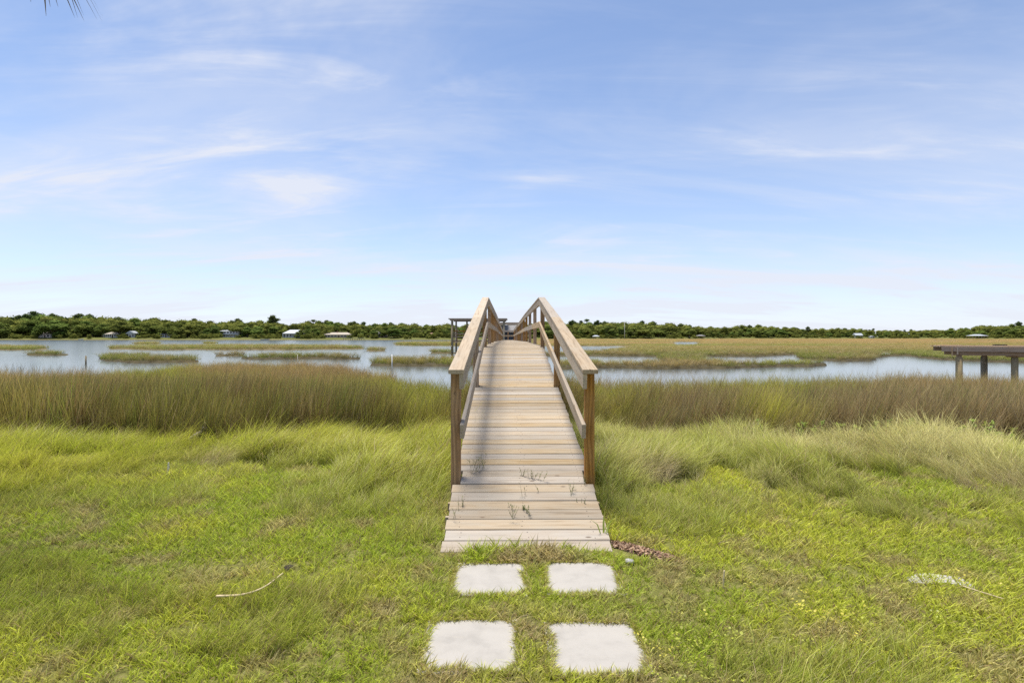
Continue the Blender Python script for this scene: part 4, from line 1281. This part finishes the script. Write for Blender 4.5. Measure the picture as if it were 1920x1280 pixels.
HOUSES_X = [(84, 'cream cottage'), (209, 'white terrace house'), (243, 'small white gabled house'), (311, 'low white house'), (430, 'white two-storey house'), (549, 'white house with pale hipped roof'),
            (630, 'long tan house'), (714, 'grey-roofed house'), (808, 'brown-roofed cottage'), (1118, 'white-roofed gazebo'), (1315, 'grey boathouse'), (1611, 'white house far right'), (1838, 'long pale pavilion')]
count = {}
def where(x, row):
    best = max((h for h in HOUSES_X if h[0] <= x), default=None, key=lambda h: h[0])
    key = (best[1] if best else None, row)
    i = count[key] = count.get(key, 0) + 1
    nth = NTH[i - 1] if i <= 20 else 'twenty-' + NTH[i - 21]
    return nth, (best[1] if best else None)
def tree(x, d, top_y, kind, row, wide=1.0):
    X_ = (x - 960) / F * d
    zg = ground_z(X_, d)
    H_ = CAMZ - zg + (HOR - top_y) / F * d
    H_ = max(H_ * 1.06, 4.0)
    tr, cr = random.choice(OAK if kind == 'oak' else PINE)
    nth, ref = where(x, row + kind)
    kindw = {'oak': 'rounded oak', 'pine': 'flat-topped pine'}[kind]
    rw = {'front': 'at the waterside', 'back': 'of the second row', 'emergent': 'above the tree line'}[row]
    lab = '%s %s, %s right of the %s' % (kindw, rw, nth, ref) if ref else '%s %s, %s from the left edge' % (kindw, rw, nth)
    root = empty('oak_tree' if kind == 'oak' else 'pine_tree', (X_, d, zg), random.uniform(0, 6.28), lab, 'tree', 'trees along the far shore')
    w = H_ * wide
    root.scale = (w, w, H_)
    link('trunk', tr, root); link('crown', cr, root)
    return root
random.seed(21)
gap_houses = [(84, 17), (209, 12), (243, 8), (311, 9), (430, 16), (549, 20), (632, 26), (714, 12), (1118, 8)]
xs = -130
trees_front = []
while xs < 2060:
    sky_y = float(np.interp(xs, SKX, SKY)); d = shore_d(xs)
    step = random.uniform(13, 24) * (480 / d)
    inhouse = any(abs(xs - hx) < hw_ * .28 for hx, hw_ in gap_houses)
    if not inhouse:
        frac = random.uniform(.50, .84)
        trees_front.append((xs, d + random.uniform(16, 34), 636 - (636 - sky_y) * frac, 'oak', 'front', random.uniform(1.15, 1.75)))
    xs += step
xs = -135
trees_back = []
while xs < 2060:
    sky_y = float(np.interp(xs, SKX, SKY)); d = shore_d(xs)
    step = random.uniform(15, 26) * (480 / d)
    kind = 'pine' if random.random() < (.06 if xs < 1000 else .2) else 'oak'
    trees_back.append((xs, d + random.uniform(62, 95), sky_y + random.uniform(-2.0, 4.5) - (1.5 if kind == 'pine' else 0), kind, 'back', random.uniform(1.05, 1.5) if kind == 'oak' else random.uniform(.8, 1.0)))
    xs += step
emerg = [(62, 583), (98, 587), (150, 587), (168, 588), (222, 593), (365, 596), (445, 596), (512, 590), (588, 598), (612, 599), (664, 601), (682, 602), (732, 603), (1073, 599), (1100, 597), (1134, 601),
         (1204, 600), (1224, 601), (1250, 604), (1277, 605), (1407, 609), (1452, 612), (1495, 613), (1630, 616)]
trees_em = [(x, shore_d(x) + random.uniform(70, 100), y + 2, 'pine', 'emergent', 1.15) for x, y in emerg]
for t_ in sorted(trees_front) + sorted(trees_back) + sorted(trees_em):
    tree(*t_)
# the dense wood behind and the thicket under the crowns
crowns = [c for _, c in OAK]
xs = RNG.uniform(-190, 2110, 860)
dS = np.interp(xs, SHORE_U, SHORE_D)
row = RNG.random(860)
dd_ = dS + np.where(row < .42, RNG.uniform(10, 20, 860), RNG.uniform(45, 120, 860))
sky_y = np.interp(xs, SKX, SKY)
Xw = (xs - 960) / F * dd_
Hw = np.where(row < .42, RNG.uniform(2.5, 5.5, 860), (CAMZ + (HOR - sky_y) / F * dd_ - .8) * RNG.uniform(.82, 1.04, 860))
okh = np.ones(860, bool)
for hx, hw_ in gap_houses:
    okh &= ~((np.abs(xs - hx) < hw_ * .85) & (row < .42))
Xw, dd_, Hw = Xw[okh], dd_[okh], Hw[okh]
nW = len(Xw)
def wood_stuff():
    V0 = []
    src = [(np.array([v.co[:] for v in c.vertices]), [tuple(p.vertices) for p in c.polygons], np.array([a.value for a in c.attributes['tone'].data])) for c in
           [crown_mesh('wood', 1300 + i, 'low') for i in range(4)]]
    AV, AF, AT = [], [], []
    off = 0
    for i in range(nW):
        v, f, t = src[i % 4]
        sub = f if Hw[i] > 6 else f[::2]
        a = RNG.uniform(0, 6.28); ca, sa = math.cos(a), math.sin(a)
        w = max(Hw[i] * 1.1, 5)
        x = (v[:, 0] * ca - v[:, 1] * sa) * w + Xw[i]; y = (v[:, 0] * sa + v[:, 1] * ca) * w * .7 + dd_[i]; zq = v[:, 2] * Hw[i] * 1.1
        zg = ground_z(Xw[i], dd_[i])
        AV.append(np.stack([x, y, zq + zg], -1)); AT.append(t * RNG.uniform(.7, 1.2))
        AF += [tuple(j + off for j in q) for q in sub]
        off += len(v)
    me = bpy.data.meshes.new('far_wood')
    me.from_pydata(np.concatenate(AV).tolist(), [], AF)
    me.materials.append(M['oak'])
    a = me.attributes.new('tone', 'FLOAT', 'POINT'); a.data.foreach_set('value', np.concatenate(AT))
    return me
tag(link('far_wood', wood_stuff()), 'dense green thicket and wood filling in behind the far shore trees', 'wood', kind='stuff')
# one bleached dead trunk
b_ = at(1171, 572, 0); b_.z = ground_z(b_.x, 572)
dt = MB().tube([(0, 0, -.5), (.15, 0, 9), (-.05, 0, 16.5)], [.42, .34, .18], 8)
dt.tube([(0, 0, 15.0), (1.3, 0, 17.2)], [.14, .05], 6).tube([(0, 0, 14.0), (-1.2, 0, 16.0)], [.13, .05], 6)
root = empty('dead_tree', b_, 0, 'bleached dead tree trunk standing before the woods right of the boardwalk', 'tree')
dt.build('trunk', M['deadtrunk'], root, True)

# ------------------------------------------------------------------ far shore: houses
def house(x, w, dep, wall_h, roof_h, wm, rm, style, label, d_off=24.0, storeys=1, nwin=4, porch=False, chimney=None, name='house', overhang=.6):
    d = shore_d(x) + d_off + 8
    X_ = (x - 960) / F * d
    zg = ground_z(X_, d)
    root = empty(name, (X_, d, zg), 0, label, 'house' if name == 'house' else name.replace('_', ' '))
    hw_ = w / 2
    MB().box(-hw_, hw_, 0, dep, -.6, wall_h).build('wall', M[wm], root)
    e = overhang; z0 = wall_h + .004
    if style == 'hip':
        k_ = min(dep, w) * .42
        rf = MB().poly([(-hw_ - e, -e, z0), (hw_ + e, -e, z0), (hw_ + e, dep + e, z0), (-hw_ - e, dep + e, z0), (-hw_ + k_, dep / 2, z0 + roof_h), (hw_ - k_, dep / 2, z0 + roof_h)],
                       [(3, 2, 1, 0), (0, 1, 5, 4), (1, 2, 5), (2, 3, 4, 5), (3, 0, 4)]).build('roof', M[rm], root)
    elif style == 'gable_front':
        rf = MB().poly([(-hw_ - e, -e, z0), (hw_ + e, -e, z0), (hw_ + e, dep + e, z0), (-hw_ - e, dep + e, z0), (0, -e, z0 + roof_h), (0, dep + e, z0 + roof_h)],
                       [(3, 2, 1, 0), (0, 1, 4), (1, 2, 5, 4), (2, 3, 5), (3, 0, 4, 5)]).build('roof', M[rm], root)
    else:
        rf = MB().poly([(-hw_ - e, -e, z0), (hw_ + e, -e, z0), (hw_ + e, dep + e, z0), (-hw_ - e, dep + e, z0), (-hw_ - e, dep / 2, z0 + roof_h), (hw_ + e, dep / 2, z0 + roof_h)],
                       [(3, 2, 1, 0), (0, 1, 5, 4), (1, 2, 5), (2, 3, 4, 5), (3, 0, 4)]).build('roof', M[rm], root)
    if chimney is not None:
        MB().box(chimney - .5, chimney + .5, dep / 2 - .4, dep / 2 + .4, wall_h + .2, z0 + roof_h + 1.0).build('chimney', M['redbrick' if wm != 'white' else 'white'], rf)
    sh_ = wall_h / storeys
    for st in range(storeys):
        for i in range(nwin):
            wx = -hw_ + w * (i + .5) / nwin
            if st == 0 and i == nwin // 2:
                dr = MB().box(wx - .6, wx + .6, -.06, -.003, .1, min(2.2, sh_ - .2)).build('door', M['door'], root)
                continue
            ww = w / nwin * .32; zb = st * sh_ + .8
            fr_ = MB().box(wx - ww - .1, wx + ww + .1, -.05, -.003, zb - .1, st * sh_ + sh_ - .4).build('window', M['white'], root)
            MB().box(wx - ww, wx + ww, -.09, -.053, zb, st * sh_ + sh_ - .5).build('pane', M['pane'], fr_)
    if porch:
        MB().box(-hw_ * .96, hw_ * .96, -2.6, -.1, sh_ - .1, sh_ + .12).build('porch_roof', M[rm], root)
        for i in range(7):
            xx = -hw_ * .93 + i * hw_ * 1.86 / 6
            MB().box(xx - .12, xx + .12, -2.5, -2.26, -.6, sh_ - .103).build('porch_post', M['white'], root)
    return root
house(84, 14.5, 8, 3.1, 2.2, 'cream', 'roof_tan', 'gable', 'cream cottage with tan roof among the trees at far left of the shore', 12, nwin=5)
house(209, 12, 7, 2.9, 1.9, 'white', 'roof_tan', 'hip', 'white terrace house half hidden by trees on the left shore', 12, nwin=6, porch=True)
house(244, 7.5, 6, 3.4, 2.6, 'white', 'roof_pale', 'gable_front', 'small white gabled house on the left shore', 11, nwin=3)
house(311, 10, 6, 2.4, 1.4, 'white', 'roof_grey', 'gable', 'low white house under dark trees on the left shore', 12, nwin=5)
house(430, 16, 9, 5.6, 1.6, 'white', 'roof_pale', 'hip', 'white two-storey house with porch between trees on the far shore', 16, storeys=2, nwin=6, porch=True)
house(549, 17.5, 10, 3.6, 3.4, 'white', 'roof_pale', 'hip', 'white house with pale hipped roof and dark openings on the far shore', 11, nwin=6, porch=True)
house(632, 23, 8, 2.7, 2.0, 'tan', 'roof_tan', 'hip', 'long low tan house with chimney on the far shore', 10, nwin=8, chimney=-1.0)
house(714, 9.5, 7, 3.2, 2.4, 'tan', 'roof_grey', 'gable', 'grey-roofed house with chimney left of the roofed dock on the far shore', 13, nwin=4, chimney=2.5)
house(808, 7, 6, 2.6, 1.6, 'tan', 'roof_brown', 'hip', 'small brown-roofed cottage beside the roofed dock on the far shore', 12, nwin=3)
house(1611, 9, 7, 3.6, 2.6, 'white', 'roof_pale', 'gable', 'white house with pale roof at the far right tree line', 5, nwin=4)
house(1636, 5, 4, 2.0, 1.0, 'white', 'roof_pale', 'gable_front', 'tiny white hut right of the white house at the far right', 3, nwin=2)
def pavilion(x, w, dep, post_h, roof_h, rm, label, d_off, name='gazebo'):
    d = shore_d(x) + d_off
    X_ = (x - 960) / F * d
    root = empty(name, (X_, d, -.5), 0, label, name.replace('_', ' '))
    hw_ = w / 2
    MB().box(-hw_, hw_, 0, dep, .9, 1.1).build('floor', M['old'], root)
    MB().poly([(-hw_ - .6, -.6, post_h), (hw_ + .6, -.6, post_h), (hw_ + .6, dep + .6, post_h), (-hw_ - .6, dep + .6, post_h), (-hw_ * .4, dep / 2, post_h + roof_h), (hw_ * .4, dep / 2, post_h + roof_h)],
              [(3, 2, 1, 0), (0, 1, 5, 4), (1, 2, 5), (2, 3, 4, 5), (3, 0, 4)]).build('roof', M[rm], root)
    nps = max(2, int(w / 3))
    for i in range(nps + 1):
        for yy in (0.15, dep - .15):
            xx = -hw_ + .15 + i * (w - .3) / nps
            MB().box(xx - .12, xx + .12, yy - .12, yy + .12, -.8, post_h - .003).build('post', M['old'], root)
pavilion(1118, 6.0, 5, 2.9, 1.2, 'roof_pale', 'small open gazebo with white roof at the marsh edge right of the boardwalk', -6)
pavilion(1315, 8.5, 6, 3.6, 1.2, 'roof_grey', 'grey-roofed open boathouse before the trees in the right middle distance', -8, 'boathouse')
pavilion(1838, 16, 8, 3.6, 1.5, 'roof_pale', 'long open pavilion with pale roof before the trees at far right', -8, 'pavilion')
# small dock at the far shore
d_ = shore_d(660) - 8
root = empty('shore_dock', (at(663, d_).x, d_, WZ), 0, 'low grey dock on short posts at the shore below the long tan house', 'dock')
MB().box(-9, 9, 0, 2.2, 1.3, 1.5).build('deck', M['greywall'], root)
for i in range(10):
    MB().box(-8.8 + i * 1.93, -8.5 + i * 1.93, .2, .5, -.6, 1.297).build('post', M['piling'], root)
# grey rowing boat pulled up on the far bank
def boat(x, L, label, mat):
    d = shore_d(x) - 2
    root = empty('rowing_boat', (at(x, d).x, d, WZ + .05), R(8), label, 'boat')
    vs, fs = [], []
    st = [(-.5, .30, .0), (-.3, .42, 0), (.1, .42, 0), (.38, .25, .1), (.5, .02, .25)]
    for (t, w, r_) in st:
        vs += [(t * L, -w * 1.5, .65 + r_), (t * L, -w, .0 + r_), (t * L, w, .0 + r_), (t * L, w * 1.5, .65 + r_)]
    for i in range(len(st) - 1):
        for k_ in range(3):
            fs.append((4*i + k_, 4*i + k_ + 1, 4*i + 4 + k_ + 1, 4*i + 4 + k_))
    fs.append((0, 1, 2, 3)[::-1])
    link('hull', mesh('hull', vs, fs, mat), root)
    MB().box(-.2 * L, -.14 * L, -.55, .55, .42, .48).build('bench', M['old'], root)
boat(497, 7.5, 'grey boat drawn up on the far bank left of the pale hipped-roof house', M['greywall'])
boat(152, 4.2, 'small white boat drawn up on the far bank at left', M['white'])

# ------------------------------------------------------------------ palm whose leaf tips hang into the top left corner
palm = empty('palm_tree', (-5.22, 4.1, -.22), 0, 'palm tree whose brown leaf tips hang into the top left corner', 'palm')
MB().tube([(0, 0, -.2), (.03, 0, 1.5), (.0, .04, 3.2), (.06, .02, 5.0), (.05, 0, 5.9)], [.21, .17, .155, .15, .12], 12).build('trunk', M['trunk'], palm, True)
def frond_mesh(seed):
    r = random.Random(seed); m = MB()
    pet = [Vector((0, 0, 0)), Vector((.45, 0, .16)), Vector((.9, 0, .12)), Vector((1.2, 0, -.03))]
    m.tube(pet, [.018, .014, .011, .008], 5)
    hub = pet[-1]
    for i in range(34):
        a = R(-125 + 250 * i / 33); L = r.uniform(.75, .98) * (1 - .18 * abs(a) / 2.2)
        d = Vector((math.cos(a), math.sin(a), -.10)).normalized()
        sd_ = Vector((-math.sin(a), math.cos(a), 0))
        droop = r.uniform(.55, .95)
        p, w = hub.copy(), .004
        prev = None
        for k_ in range(6):
            t = k_ / 5
            w = .017 * (math.sin(math.pi * min(.95, .18 + t * .8))) if k_ < 5 else .0012
            a_, b_ = p - sd_ * w, p + sd_ * w
            if prev: m.poly([prev[0], prev[1], b_, a_], [(0, 1, 2, 3)])
            prev = (a_, b_)
            p = p + d * (L / 5)
            d = (d + Vector((0, 0, -droop * t * .9))).normalized()
    return tone_attr(m.mesh('frond', M['palmleaf']))
fm = [frond_mesh(60 + i) for i in range(3)]
for i in range(12):
    a = R(95 + i * 17 + (i % 3) * 5)
    tilt = R([-28, -5, 22, 40, 52][i % 5])
    o = link('frond', fm[i % 3], palm, (.05, 0, 5.85 - (.12 if tilt > .5 else 0)))
    o.rotation_euler = (0, tilt, a)
o = link('frond', fm[0], palm, (.06, 0, 5.72)); o.rotation_euler = (0, R(24), R(24))
